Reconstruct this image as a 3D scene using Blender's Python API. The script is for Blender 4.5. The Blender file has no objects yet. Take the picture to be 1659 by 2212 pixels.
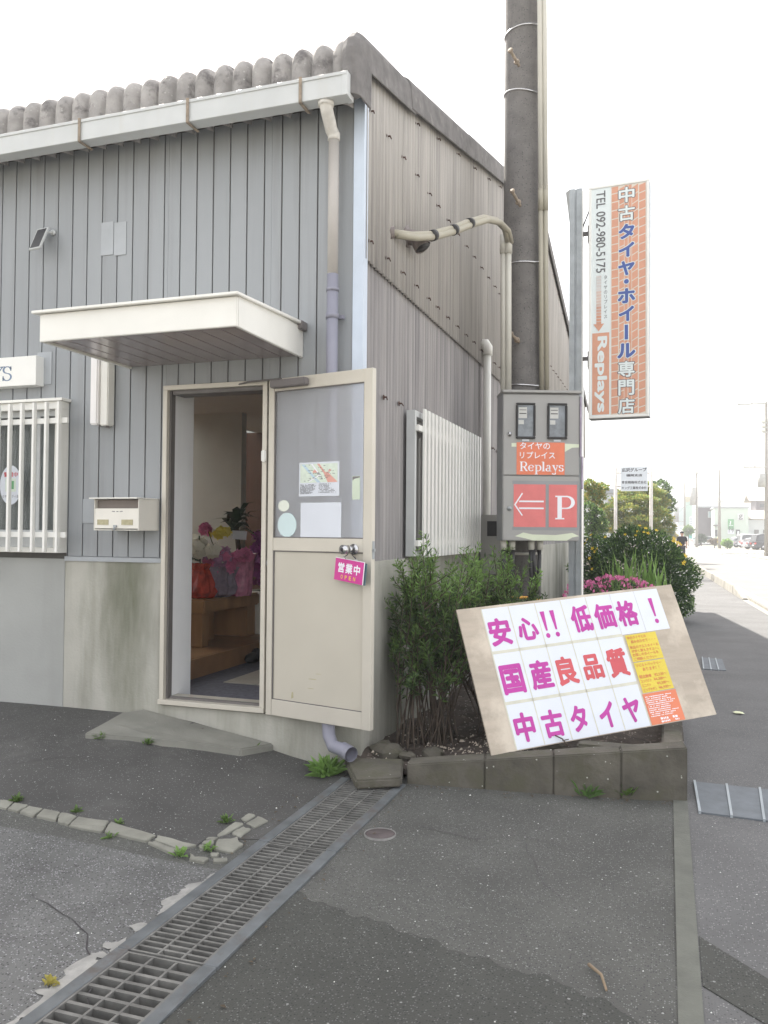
import bpy, bmesh, math, random
import numpy as np
from mathutils import Vector, Matrix

# ------------------------------------------------------------------ camera, sky, sun, exposure
sc = bpy.context.scene
COL = sc.collection
FPX, PCX, PCY = 1790.0, 829.5, 1106.0          # focal length and centre, in a 1659 x 2212 picture
YAW, PITCH, ROLL = math.radians(18.87), math.atan(40 / 1790.0), math.radians(0.45)
_F0 = Vector((-math.sin(YAW), math.cos(YAW), 0)); _R0 = Vector((math.cos(YAW), math.sin(YAW), 0)); _UP = Vector((0, 0, 1))
CF = _F0 * math.cos(PITCH) + _UP * math.sin(PITCH)
_U0 = _R0.cross(CF)
CR = _R0 * math.cos(ROLL) + _U0 * math.sin(ROLL)
CU = CR.cross(CF)
CAM = Vector((0, 0, 1.45))
cam_d = bpy.data.cameras.new('camera'); cam = bpy.data.objects.new('camera', cam_d); COL.objects.link(cam)
cam_d.sensor_fit = 'AUTO'; cam_d.sensor_width = 36.0; cam_d.lens = FPX / 2212.0 * 36.0
cam_d.clip_start = 0.05; cam_d.clip_end = 6000
HAZE = 0.0020
m3 = Matrix((CR, CU, -CF)).transposed()
cam.matrix_world = Matrix.Translation(CAM) @ m3.to_4x4()
sc.camera = cam

SUN_AZ, SUN_EL = math.radians(-42), math.radians(49)     # azimuth from +Y towards +X
sd = Vector((math.sin(SUN_AZ) * math.cos(SUN_EL), math.cos(SUN_AZ) * math.cos(SUN_EL), math.sin(SUN_EL)))
world = bpy.data.worlds.new("World"); sc.world = world; world.use_nodes = True
nt = world.node_tree; nt.nodes.clear()
wo = nt.nodes.new('ShaderNodeOutputWorld'); bg = nt.nodes.new('ShaderNodeBackground'); sky = nt.nodes.new('ShaderNodeTexSky')
sky.sky_type = 'NISHITA'; sky.sun_disc = False; sky.sun_elevation = SUN_EL; sky.sun_rotation = SUN_AZ
sky.air_density = 1.0; sky.dust_density = 6.0; sky.ozone_density = 1.0
veil = nt.nodes.new('ShaderNodeMixRGB'); veil.inputs[0].default_value = 0.6; veil.inputs[2].default_value = (10.0, 10.0, 10.0, 1)
nt.links.new(sky.outputs[0], veil.inputs[1]); nt.links.new(veil.outputs[0], bg.inputs[0])
bg.inputs[1].default_value = 0.08
nt.links.new(bg.outputs[0], wo.inputs[0])
sl = bpy.data.lights.new('sun', 'SUN'); so = bpy.data.objects.new('sun', sl); COL.objects.link(so)
sl.energy = 4.4; sl.angle = math.radians(0.5); sl.color = (1.0, 0.95, 0.86)
so.rotation_euler = sd.to_track_quat('Z', 'Y').to_euler(); so.location = (-20, 20, 30)
sc.view_settings.view_transform = 'Standard'; sc.view_settings.look = 'None'; sc.view_settings.gamma = 1.0
sc.view_settings.use_curve_mapping = False; sc.view_settings.exposure = 1.65
sc.render.engine = 'CYCLES'
sc.cycles.use_denoising = True
sc.cycles.max_bounces = 8; sc.cycles.transparent_max_bounces = 12

# ------------------------------------------------------------------ surveying: points of the photograph on known planes
def ray(px, py): return CR * ((px - PCX) / FPX) - CU * ((py - PCY) / FPX) + CF
def onY(px, py, Y): r = ray(px, py); return CAM + r * (Y / r.y)
def onX(px, py, X): r = ray(px, py); return CAM + r * (X / r.x)
def onZ(px, py, z): r = ray(px, py); return CAM + r * ((z - CAM.z) / r.z)
def at(px, py, d): r = ray(px, py); return CAM + r * d             # d metres along the view axis
def sm(t): t = max(0.0, min(1.0, t)); return t * t * (3 - 2 * t)
def g(x, y):                                                          # height of the paved ground
    return 0.06 + 0.2 * sm((-1.78 - x) / 1.25) * sm((y - 2.5) / 2.0) - 0.06 * sm((y - 9) / 12.0) - 0.42 * sm((y - 40) / 60.0)
def onG(px, py, dz=0.0):
    z = 0.06
    for _ in range(12):
        p = onZ(px, py, z); z = g(p.x, p.y)
    return Vector((p.x, p.y, z + dz))
rnd = random.Random(7)

# ------------------------------------------------------------------ materials
MATS = {}
def M(name, col, rough=0.6, var=0.12, sc_=5.0, bump=0.0, bsc=60.0, metal=0.0, streak=0.0, scol=None, speck=None, trans=0.0, spec=0.5,
      tl=0.0, rv=0.0, ss=(14, 14, .55), sr=None, patch=None, zs=1.0, emit=0.0, coat=0.0):
    """procedural material: base colour with noise, vertical streaks, specks, patches and bump, all in world space"""
    if name in MATS: return MATS[name]
    m = bpy.data.materials.new(name); MATS[name] = m; m.use_nodes = True
    t = m.node_tree; N = t.nodes; L = t.links
    b = N['Principled BSDF']
    b.inputs['Roughness'].default_value = rough; b.inputs['Metallic'].default_value = metal
    b.inputs['Specular IOR Level'].default_value = spec
    if coat: b.inputs['Coat Weight'].default_value = coat
    geo = N.new('ShaderNodeNewGeometry')
    def noise(scale, vec=None, detail=4, rgh=0.55):
        n = N.new('ShaderNodeTexNoise'); n.inputs['Scale'].default_value = scale; n.inputs['Detail'].default_value = detail
        n.inputs['Roughness'].default_value = rgh
        L.new(vec if vec else geo.outputs['Position'], n.inputs['Vector']); return n.outputs['Fac']
    def mapping(s):
        q = N.new('ShaderNodeVectorMath'); q.operation = 'MULTIPLY'; q.inputs[1].default_value = s
        L.new(geo.outputs['Position'], q.inputs[0]); return q.outputs[0]
    def ramp(f, a, b2):
        r = N.new('ShaderNodeMapRange'); r.inputs[1].default_value = a; r.inputs[2].default_value = b2
        L.new(f, r.inputs[0]); return r.outputs[0]
    def mix(f, c1, c2):
        x = N.new('ShaderNodeMixRGB')
        for i, c in ((1, c1), (2, c2)):
            if isinstance(c, (tuple, list)): x.inputs[i].default_value = (*c[:3], 1)
            else: L.new(c, x.inputs[i])
        if isinstance(f, float): x.inputs[0].default_value = f
        else: L.new(f, x.inputs[0])
        return x.outputs[0]
    lo = tuple(max(0, c * (1 - var)) for c in col); hi = tuple(min(1, c * (1 + var)) for c in col)
    c = mix(ramp(noise(sc_, mapping((1, 1, zs)) if zs != 1 else None), 0.3, 0.7), lo, hi)
    if patch:                                    # (colour, scale, threshold)
        c = mix(ramp(noise(patch[1], None, 6, 0.65), patch[2], patch[2] + 0.12), c, patch[0])
    if streak:
        sv = noise(1.0, mapping(ss), 5, 0.6)
        c = mix(ramp(sv, *(sr or (0.62 - 0.25 * streak, 0.85))), c, scol or tuple(x * 0.45 for x in col))
    if speck:                                    # list of (colour, scale, amount)
        for (scol_, ss, am) in speck:
            v = N.new('ShaderNodeTexVoronoi'); v.inputs['Scale'].default_value = ss
            L.new(geo.outputs['Position'], v.inputs['Vector'])
            hs = N.new('ShaderNodeSeparateColor'); L.new(v.outputs['Color'], hs.inputs[0])
            a1 = N.new('ShaderNodeMath'); a1.operation = 'LESS_THAN'; a1.inputs[1].default_value = am; L.new(hs.outputs[0], a1.inputs[0])
            a2 = N.new('ShaderNodeMath'); a2.operation = 'LESS_THAN'; a2.inputs[1].default_value = 0.38; L.new(v.outputs['Distance'], a2.inputs[0])
            a3 = N.new('ShaderNodeMath'); a3.operation = 'MULTIPLY'; L.new(a1.outputs[0], a3.inputs[0]); L.new(a2.outputs[0], a3.inputs[1])
            c = mix(a3.outputs[0], c, scol_)
    if rv:
        oi = N.new('ShaderNodeObjectInfo')
        r = N.new('ShaderNodeMapRange'); r.inputs[3].default_value = 1 - rv; r.inputs[4].default_value = 1 + rv
        L.new(oi.outputs['Random'], r.inputs[0])
        q = N.new('ShaderNodeVectorMath'); q.operation = 'SCALE'; L.new(c, q.inputs[0]); L.new(r.outputs[0], q.inputs['Scale']); c = q.outputs[0]
    L.new(c, b.inputs['Base Color'])
    if bump:
        bn = N.new('ShaderNodeBump'); bn.inputs['Strength'].default_value = bump; bn.inputs['Distance'].default_value = 0.01
        L.new(noise(bsc, None, 6, 0.6), bn.inputs['Height']); L.new(bn.outputs[0], b.inputs['Normal'])
    if trans:
        b.inputs['Transmission Weight'].default_value = trans; b.inputs['IOR'].default_value = 1.2
    if emit:
        L.new(c, b.inputs['Emission Color']); b.inputs['Emission Strength'].default_value = emit
    if tl:
        tr = N.new('ShaderNodeBsdfTranslucent'); L.new(c, tr.inputs[0])
        ms = N.new('ShaderNodeMixShader'); ms.inputs[0].default_value = tl
        L.new(b.outputs[0], ms.inputs[1]); L.new(tr.outputs[0], ms.inputs[2]); L.new(ms.outputs[0], N['Material Output'].inputs[0])
    return m

asph = dict(rough=0.85, bump=0.55, bsc=190, var=0.18, sc_=2.2)
M('asphalt', (.082, .082, .075), speck=[((.19, .19, .185), 150, .22), ((.045, .045, .045), 120, .25), ((.30, .30, .29), 85, .010)], patch=((.105, .104, .096), .8, .52), **asph)
M('asphalt_dark', (.052, .053, .047), speck=[((.13, .132, .128), 140, .22), ((.025, .025, .025), 120, .25), ((.24, .24, .235), 80, .010)], **asph)
M('asphalt_fine', (.070, .068, .065), rough=.85, bump=.4, bsc=220, var=.2, sc_=2.5, speck=[((.2, .2, .2), 160, .12), ((.27, .27, .26), 80, .007)], patch=((.108, .105, .1), 1.2, .54))
M('asphalt_bleached', (.122, .122, .119), rough=.9, bump=.7, bsc=150, var=.22, sc_=3, speck=[((.30, .30, .31), 130, .28), ((.05, .05, .05), 110, .25)], patch=((.085, .083, .083), 1.3, .53))
M('road_asphalt', (.175, .17, .163), rough=.9, var=.1, sc_=1.5, bump=.2, bsc=120)
M('pavement', (.115, .114, .114), rough=.88, var=.18, sc_=1.4, bump=.4, bsc=170, speck=[((.25, .25, .245), 140, .15), ((.07, .07, .07), 120, .2)])
M('concrete', (.225, .222, .195), rough=.9, var=.2, sc_=3.5, bump=.3, bsc=70, patch=((.21, .21, .185), 2.5, .55))
M('concrete_wall', (.415, .405, .36), rough=.9, var=.1, sc_=2.4, bump=.3, bsc=60, streak=1, scol=(.15, .155, .11), ss=(3.0, 3.0, .55), sr=(.44, .74))
M('concrete_paint', (.35, .355, .34), rough=.85, var=.08, sc_=2, bump=.18, bsc=60, streak=.3, scol=(.30, .305, .285), ss=(5, 5, .4))
M('concrete_mossy', (.105, .096, .078), rough=.95, var=.3, sc_=6, bump=.5, bsc=50, patch=((.09, .085, .06), 5, .5), speck=[((.4, .4, .36), 85, .012)])
M('kerb_concrete', (.225, .222, .19), rough=.92, var=.16, sc_=9, bump=.4, bsc=60, rv=.08)
M('kerb_light', (.24, .23, .205), rough=.9, var=.15, sc_=3, rv=.1)
M('strip_concrete', (.125, .128, .11), rough=.92, var=.16, sc_=8, bump=.3, bsc=80)
M('soil', (.075, .06, .05), rough=1, var=.35, sc_=12, bump=1, bsc=45, speck=[((.33, .29, .26), 60, .12), ((.15, .12, .1), 25, .2)])
M('siding', (.282, .297, .311), rough=.42, var=.05, sc_=1.6, zs=.25, streak=.4, scol=(.225, .23, .235), rv=.045)
M('siding_joint', (.10, .095, .09), rough=.8)
M('trim_blue', (.55, .62, .72), rough=.35, var=.06, streak=.3, scol=(.42, .47, .55))
M('trim_grey', (.36, .38, .40), rough=.45, var=.08)
M('fibre_cement', (.445, .425, .405), rough=.85, var=.08, sc_=3, zs=.3, streak=.6, scol=(.20, .19, .195), bump=.12, bsc=90, rv=.03, ss=(26, 26, .5))
M('fibre_cement_old', (.335, .318, .312), rough=.88, var=.16, sc_=2.2, zs=.25, streak=.95, scol=(.13, .125, .135), bump=.12, bsc=90, rv=.05, ss=(22, 22, .5))
M('roof_asbestos', (.33, .315, .305), rough=.95, var=.22, sc_=9, bump=.5, bsc=90, patch=((.15, .14, .14), 7, .54), speck=[((.42, .41, .39), 70, .05)], rv=.06)
M('verge_dark', (.17, .162, .16), rough=.92, var=.25, sc_=10, bump=.4, bsc=80, patch=((.25, .24, .23), 8, .58))
M('gutter_pvc', (.52, .535, .535), rough=.45, var=.05, streak=.2, scol=(.5, .5, .47))
M('rust', (.085, .05, .04), rough=.9, var=.4, sc_=40)
M('rust_pale', (.27, .22, .17), rough=.8, var=.3, sc_=30)
M('pipe_beige', (.42, .395, .37), rough=.5, var=.07, streak=.3, scol=(.42, .4, .37))
M('pipe_grey', (.235, .235, .285), rough=.5, var=.07, streak=.3, scol=(.23, .23, .26))
M('pipe_elbow', (.62, .6, .56), rough=.5, var=.1, sc_=20)
M('alu_beige', (.56, .525, .455), rough=.4, var=.04, metal=.15)
M('alu_panel', (.51, .475, .40), rough=.45, var=.04, sc_=3, patch=((.50, .45, .36), 3, .63))
M('alu_dark', (.13, .12, .115), rough=.5)
M('closer_grey', (.17, .155, .155), rough=.5)
M('steel', (.55, .55, .56), rough=.25, metal=.9, var=.05)
M('galv', (.36, .385, .40), rough=.5, metal=.35, var=.15, sc_=9, streak=.3, scol=(.28, .3, .33))
M('grate_steel', (.15, .147, .138), rough=.7, metal=.1, var=.35, sc_=12)
M('grate_frame', (.125, .135, .142), rough=.6, metal=.25, var=.25, sc_=10, patch=((.11, .10, .095), 6, .55))
M('trench', (.20, .185, .145), rough=.95, var=.3, sc_=10)
M('white_paint', (.78, .775, .74), rough=.35, var=.03)
M('white_warm', (.76, .75, .705), rough=.4, var=.04, sc_=4)
M('canopy_soffit', (.30, .25, .25), rough=.18, var=.12, sc_=3, spec=.7)
M('tube_white', (.8, .78, .77), rough=.3, var=.03)
M('mail_ivory', (.74, .715, .65), rough=.4, var=.04, sc_=8)
M('label_tan', (.42, .38, .24), rough=.6, var=.15, sc_=40)
M('mail_dark', (.22, .19, .17), rough=.8)
M('glass_dark', (.16, .155, .15), rough=.06, var=.08, spec=.8)
M('curtain', (.27, .26, .25), rough=.9, var=.25, sc_=9, zs=.08)
M('frosted', (.80, .81, .84), rough=.34, trans=.74, var=.03)
M('window_glass', (.85, .9, .9), rough=.03, trans=.97, var=.0)
M('paper', (.68, .71, .77), rough=.7, var=.02)
M('paper_warm', (.78, .77, .71), rough=.7, var=.03)
M('sticker_cream', (.74, .77, .68), rough=.6, var=.03)
M('sticker_cyan', (.60, .73, .74), rough=.6, var=.03)
M('sticker_green', (.60, .68, .55), rough=.6, var=.05)
M('ink_magenta', (.46, .035, .31), rough=.5, var=.06)
M('ink_red', (.56, .085, .10), rough=.5, var=.08)
M('ink_rust', (.62, .17, .08), rough=.6, var=.06)
M('ink_yellow', (.66, .52, .06), rough=.5, var=.05)
M('ink_orange', (.68, .20, .10), rough=.5, var=.06)
M('ink_coral', (.70, .185, .18), rough=.4, var=.07, sc_=9)
M('ink_vermilion', (.72, .195, .10), rough=.35, var=.07, sc_=8)
M('ink_white', (.85, .85, .9), rough=.5, var=.0)
M('ink_open', (.60, .03, .28), rough=.4, var=.04)
M('ink_gold', (.78, .5, .1), rough=.4, var=.0)
M('ink_teal', (.09, .16, .19), rough=.5, var=.1)
M('ink_black', (.035, .03, .035), rough=.6, var=.0)
M('ink_grey', (.12, .12, .13), rough=.6, var=.0)
M('ink_navy', (.16, .22, .32), rough=.5, var=.05)
M('ink_blue', (.055, .10, .33), rough=.4, var=.05)
M('sign_orange', (.62, .31, .205), rough=.35, var=.06, sc_=12)
M('sign_white', (.70, .76, .76), rough=.3, var=.02)
M('sign_cream', (.66, .60, .52), rough=.35, var=.03)
M('sign_fade1', (.66, .62, .60), rough=.35); M('sign_fade2', (.64, .50, .44), rough=.35); M('sign_fade3', (.61, .36, .28), rough=.35)
M('map_green', (.66, .74, .64), rough=.6, var=.08, sc_=40)
M('map_blue', (.5, .64, .74), rough=.6); M('map_red', (.72, .38, .32), rough=.6)
M('plywood', (.43, .37, .30), rough=.7, var=.12, sc_=3.5, zs=7, patch=((.58, .51, .42), 2.2, .5), bump=.1, bsc=80)
M('tape', (.58, .565, .47), rough=.3, var=.08, sc_=20)
M('tape_green', (.66, .71, .55), rough=.5, var=.05)
M('meter_grey', (.34, .335, .325), rough=.42, var=.04, sc_=3)
M('meter_side', (.28, .285, .295), rough=.45, var=.05)
M('rubber_black', (.025, .024, .025), rough=.5, var=.1)
M('meter_glass', (.17, .19, .21), rough=.04, var=.25, sc_=18, spec=.8)
M('meter_body', (.52, .52, .50), rough=.5, var=.1)
M('pole_concrete', (.15, .142, .137), rough=.92, var=.18, sc_=7, bump=.3, bsc=110, speck=[((.22, .215, .2), 120, .10), ((.07, .07, .07), 90, .12)], streak=.25, scol=(.085, .08, .08))
M('pole_far', (.30, .285, .26), rough=.9, var=.1)
M('conduit', (.54, .525, .47), rough=.5, var=.05, streak=.2, scol=(.45, .43, .36))
M('conduit_old', (.36, .335, .265), rough=.55, var=.07)
M('cable', (.035, .034, .036), rough=.5)
M('rope_orange', (.6, .3, .05), rough=.7, var=.3, sc_=60)
M('leaf', (.145, .235, .068), rough=.55, var=.4, sc_=7, tl=.45)
M('leaf_dark', (.05, .095, .035), rough=.55, var=.4, sc_=7, tl=.3)
M('leaf_bright', (.21, .35, .095), rough=.55, var=.3, sc_=9, tl=.45)
M('leaf_yellow', (.32, .28, .07), rough=.55, var=.35, sc_=3, tl=.4)
M('leaf_pine', (.27, .27, .07), rough=.6, var=.4, sc_=1.6, tl=.5)
M('leaf_brown', (.09, .065, .04), rough=.7, var=.4, sc_=9, tl=.2)
M('grass', (.10, .19, .05), rough=.6, var=.3, sc_=6, tl=.4)
M('bark', (.085, .065, .05), rough=.9, var=.3, sc_=20)
M('petal_yellow', (.80, .56, .03), rough=.5, tl=.3, var=.1)
M('petal_pink', (.70, .20, .40), rough=.5, tl=.25, var=.3, sc_=14)
M('petal_white', (.85, .83, .72), rough=.6, tl=.2, var=.1)
M('petal_purple', (.24, .03, .22), rough=.6, tl=.2, var=.4, sc_=20)
M('wrap_red', (.55, .06, .035), rough=.25, var=.4, sc_=14)
M('wrap_pink', (.62, .23, .38), rough=.2, var=.35, sc_=14)
M('wrap_lilac', (.34, .29, .38), rough=.25, var=.35, sc_=10)
M('ribbon_yellow', (.7, .58, .08), rough=.4)
M('leaf_indoor', (.028, .06, .028), rough=.4, var=.3, sc_=12)
M('wood_table', (.46, .26, .12), rough=.4, var=.25, sc_=5, zs=.15)
M('wood_floor', (.36, .20, .10), rough=.35, var=.25, sc_=4)
M('wood_dark', (.085, .038, .025), rough=.45, var=.35, sc_=5, zs=.15)
M('carpet', (.12, .12, .155), rough=1, var=.25, sc_=30)
M('tile_beige', (.40, .37, .33), rough=.6, var=.1)
M('interior_wall', (.58, .58, .56), rough=.8, var=.04)
M('interior_ceiling', (.5, .52, .54), rough=.9, var=.03)
M('jamb_white', (.86, .87, .88), rough=.5, var=.02)
M('shoe', (.02, .02, .022), rough=.6)
M('cover_steel', (.125, .14, .155), rough=.75, metal=.0, var=.12, sc_=14)
M('lid_rim', (.20, .195, .185), rough=.8, var=.2, sc_=30)
M('cover_bar', (.33, .36, .38), rough=.7)
M('petal_lilac', (.55, .28, .50), rough=.5, tl=.3, var=.3, sc_=20)
M('iron_lid', (.10, .08, .08), rough=.7, var=.2, sc_=20)
M('rust_post', (.62, .59, .55), rough=.7, var=.1, sc_=6, patch=((.36, .2, .11), 5, .62))
M('company_white', (.62, .66, .70), rough=.4, var=.03)
M('tin_roof', (.42, .38, .31), rough=.8, var=.15, sc_=1.5)
M('wall_mint', (.52, .60, .53), rough=.7, var=.04, sc_=.6)
M('wall_purple', (.135, .12, .135), rough=.75, var=.08, sc_=.8)
M('wall_white', (.66, .68, .68), rough=.7, var=.05, sc_=.6)
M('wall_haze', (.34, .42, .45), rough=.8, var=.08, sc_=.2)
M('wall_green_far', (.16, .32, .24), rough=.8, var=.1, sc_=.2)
M('sign_green', (.13, .34, .16), rough=.5)
M('turquoise', (.10, .38, .36), rough=.6)
M('car_white', (.75, .76, .76), rough=.2, var=.02, coat=.5)
M('car_silver', (.45, .48, .52), rough=.25, var=.02, metal=.4, coat=.5)
M('car_black', (.03, .03, .035), rough=.2, coat=.5)
M('car_glass', (.05, .055, .06), rough=.05, spec=.8)
M('tyre', (.02, .02, .02), rough=.9)
M('lamp_red', (.45, .03, .02), rough=.3)
M('skin', (.48, .29, .21), rough=.6, var=.05)
M('cloth_black', (.022, .022, .027), rough=.9, var=.2, sc_=8)
M('hair', (.012, .01, .01), rough=.6)
M('transformer', (.42, .42, .40), rough=.6)
M('line_white', (.74, .74, .70), rough=.8, var=.08, sc_=6)
M('far_ground', (.36, .34, .28), rough=1, var=.15, sc_=.1)
M('gravel_lot', (.27, .255, .22), rough=1, var=.12, sc_=.7)
M('hedge_leaf', (.04, .075, .025), rough=.7, var=.3, sc_=2)
M('ac_body', (.40, .39, .36), rough=.5, var=.05)
M('added_skylight', (.8, .83, .8), rough=.6, tl=.75)  # translucent sheet for the added, unseen skylights
M('solar_cell', (.045, .045, .05), rough=.35)
M('hood_grey', (.2, .17, .16), rough=.6, var=.2, sc_=20)
M('dust', (.09, .085, .08), rough=1)
M('leaf_litter', (.62, .64, .42), rough=.7, var=.15, sc_=20)
M('twig', (.24, .18, .12), rough=.9, var=.2, sc_=20)
M('salt', (.27, .265, .25), rough=.95, var=.15, sc_=20, patch=((.35, .34, .32), 9, .5))

# ------------------------------------------------------------------ building objects
def wloc(o):
    v = Vector((0, 0, 0))
    while o is not None: v = v + o.location; o = o.parent
    return v
def tagit(o, label=None, cat=None, group=None, kind=None):
    if label: o['label'] = label
    if cat: o['category'] = cat
    if group: o['group'] = group
    if kind: o['kind'] = kind
    return o
def thing(name, label, cat, loc, group=None):
    o = bpy.data.objects.new(name, None); COL.objects.link(o); o.location = loc; o.empty_display_size = .1
    return tagit(o, label, cat, group)
def frame(o, ex, ey):
    ex = Vector(ex).normalized(); ey = Vector(ey); ey = (ey - ex * ey.dot(ex)).normalized(); n = ex.cross(ey)
    m = Matrix((ex, ey, n)).transposed().to_4x4(); m.translation = Vector(o); return m
def wallf(x, y, z): return frame((x, y, z), (1, 0, 0), (0, 0, 1))     # local x right, y up, z out of a wall that faces the street side
class MB:
    def __init__(s, M_=None): s.v = []; s.f = []; s.mi = []; s.M = M_; s.m = 0; s.sm = False; s.sf = []
    def add(s, vs, fs):
        b = len(s.v)
        for p in vs:
            p = Vector(p); s.v.append(tuple(s.M @ p) if s.M is not None else tuple(p))
        for f in fs: s.f.append([b + i for i in f]); s.mi.append(s.m); s.sf.append(s.sm)
        return s
    def box(s, x0, x1, y0, y1, z0, z1):
        return s.add([(x0, y0, z0), (x1, y0, z0), (x1, y1, z0), (x0, y1, z0), (x0, y0, z1), (x1, y0, z1), (x1, y1, z1), (x0, y1, z1)],
                     [(3, 2, 1, 0), (4, 5, 6, 7), (0, 1, 5, 4), (1, 2, 6, 5), (2, 3, 7, 6), (3, 0, 4, 7)])
    def quad(s, *p): return s.add(p, [tuple(range(len(p)))])
    def rect(s, x0, y0, x1, y1, z=0): return s.add([(x0, y0, z), (x1, y0, z), (x1, y1, z), (x0, y1, z)], [(0, 1, 2, 3)])
    def prism(s, poly, z0, z1):                   # polygon in local xy, extruded along z
        n = len(poly)
        vs = [(p[0], p[1], z0) for p in poly] + [(p[0], p[1], z1) for p in poly]
        fs = [tuple(range(n))[::-1], tuple(range(n, 2 * n))] + [(i, (i + 1) % n, n + (i + 1) % n, n + i) for i in range(n)]
        return s.add(vs, fs)
    def slabpoly(s, top, dz):                     # world polygon of 3d points dropped by dz
        n = len(top); vs = [tuple(p) for p in top] + [(p[0], p[1], p[2] - dz) for p in top]
        return s.add(vs, [tuple(range(n)), tuple(range(n, 2 * n))[::-1]] + [(i, n + i, n + (i + 1) % n, (i + 1) % n) for i in range(n)])
    def tube(s, path, r, n=10, cap=True, closed=False):
        path = [Vector(p) for p in path]; rs = r if isinstance(r, (list, tuple)) else [r] * len(path)
        vs = []; fs = []; prev = None; k = len(path)
        for i, p in enumerate(path):
            d = (path[min(i + 1, k - 1)] - path[max(i - 1, 0)]).normalized()
            if prev is None:
                a = Vector((0, 0, 1)) if abs(d.z) < .9 else Vector((1, 0, 0)); u = d.cross(a).normalized()
            else: u = (prev - d * prev.dot(d)).normalized()
            prev = u; w = d.cross(u)
            for j in range(n):
                t = 2 * math.pi * j / n; vs.append(tuple(p + (u * math.cos(t) + w * math.sin(t)) * rs[i]))
        for i in range(k - 1):
            for j in range(n): fs.append((i * n + j, i * n + (j + 1) % n, (i + 1) * n + (j + 1) % n, (i + 1) * n + j))
        if cap: fs.append(tuple(range(n))[::-1]); fs.append(tuple((k - 1) * n + j for j in range(n)))
        o = s.sm; s.sm = True; s.add(vs, fs); s.sm = o; return s
    def disc(s, c, rx, ry, n=24, z=0):
        return s.add([(c[0] + rx * math.cos(2 * math.pi * i / n), c[1] + ry * math.sin(2 * math.pi * i / n), z) for i in range(n)], [tuple(range(n))])
    def ball(s, c, rx, ry, rz, n=10, k=7):
        vs = []; fs = []
        for i in range(k + 1):
            a = math.pi * i / k
            for j in range(n):
                t = 2 * math.pi * j / n
                vs.append((c[0] + rx * math.sin(a) * math.cos(t), c[1] + ry * math.sin(a) * math.sin(t), c[2] + rz * math.cos(a)))
        for i in range(k):
            for j in range(n): fs.append((i * n + j, (i + 1) * n + j, (i + 1) * n + (j + 1) % n, i * n + (j + 1) % n))
        o = s.sm; s.sm = True; s.add(vs, fs); s.sm = o; return s
    def lathe(s, c, prof, n=16):
        vs = []; fs = []; k = len(prof)
        for r, z in prof:
            for j in range(n): t = 2 * math.pi * j / n; vs.append((c[0] + r * math.cos(t), c[1] + r * math.sin(t), c[2] + z))
        for i in range(k - 1):
            for j in range(n): fs.append((i * n + j, i * n + (j + 1) % n, (i + 1) * n + (j + 1) % n, (i + 1) * n + j))
        o = s.sm; s.sm = True; s.add(vs, fs); s.sm = o; return s
    def mesh(s, name, mats, off=Vector((0, 0, 0)), bevel=0.0, seg=2):
        me = bpy.data.meshes.new(name)
        me.from_pydata([(v[0] - off.x, v[1] - off.y, v[2] - off.z) for v in s.v], [], s.f)
        for m in (mats if isinstance(mats, (list, tuple)) else [mats]): me.materials.append(MATS[m])
        me.polygons.foreach_set('material_index', s.mi); me.polygons.foreach_set('use_smooth', s.sf)
        if bevel:
            bm = bmesh.new(); bm.from_mesh(me)
            ed = [e for e in bm.edges if len(e.link_faces) == 2 and e.calc_face_angle(0) > .6]
            bmesh.ops.bevel(bm, geom=ed, offset=bevel, segments=seg, affect='EDGES', clamp_overlap=True)
            bm.to_mesh(me); bm.free()
        me.update(); return me
    def build(s, name, mats, parent=None, bevel=0.0, seg=2, label=None, cat=None, group=None, kind=None, loc=None):
        off = wloc(parent) if parent is not None else Vector(loc) if loc is not None else Vector((0, 0, 0))
        o = bpy.data.objects.new(name, s.mesh(name, mats, off, bevel, seg)); COL.objects.link(o)
        if parent is not None: o.parent = parent
        elif loc is not None: o.location = loc
        return tagit(o, label, cat, group, kind)
def npmesh(name, V, Fq, mat, parent=None, **kw):
    """big mesh from numpy arrays: V (n,3) world points, Fq (m,k) indices"""
    off = wloc(parent) if parent is not None else Vector((0, 0, 0))
    V = V - np.array(off); me = bpy.data.meshes.new(name); k = Fq.shape[1]
    me.vertices.add(len(V)); me.vertices.foreach_set('co', V.astype(np.float32).ravel())
    me.loops.add(Fq.size); me.loops.foreach_set('vertex_index', Fq.astype(np.int32).ravel())
    me.polygons.add(len(Fq)); me.polygons.foreach_set('loop_start', np.arange(0, Fq.size, k, dtype=np.int32))
    me.materials.append(MATS[mat]); me.update(calc_edges=True); me.validate()
    o = bpy.data.objects.new(name, me); COL.objects.link(o)
    if parent is not None: o.parent = parent
    return tagit(o, **kw)
def copy_tree(o, parent=None):
    c = o.copy(); COL.objects.link(c); c.parent = parent
    for ch in [x for x in bpy.data.objects if x.parent is o]: copy_tree(ch, c)
    return c

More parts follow.
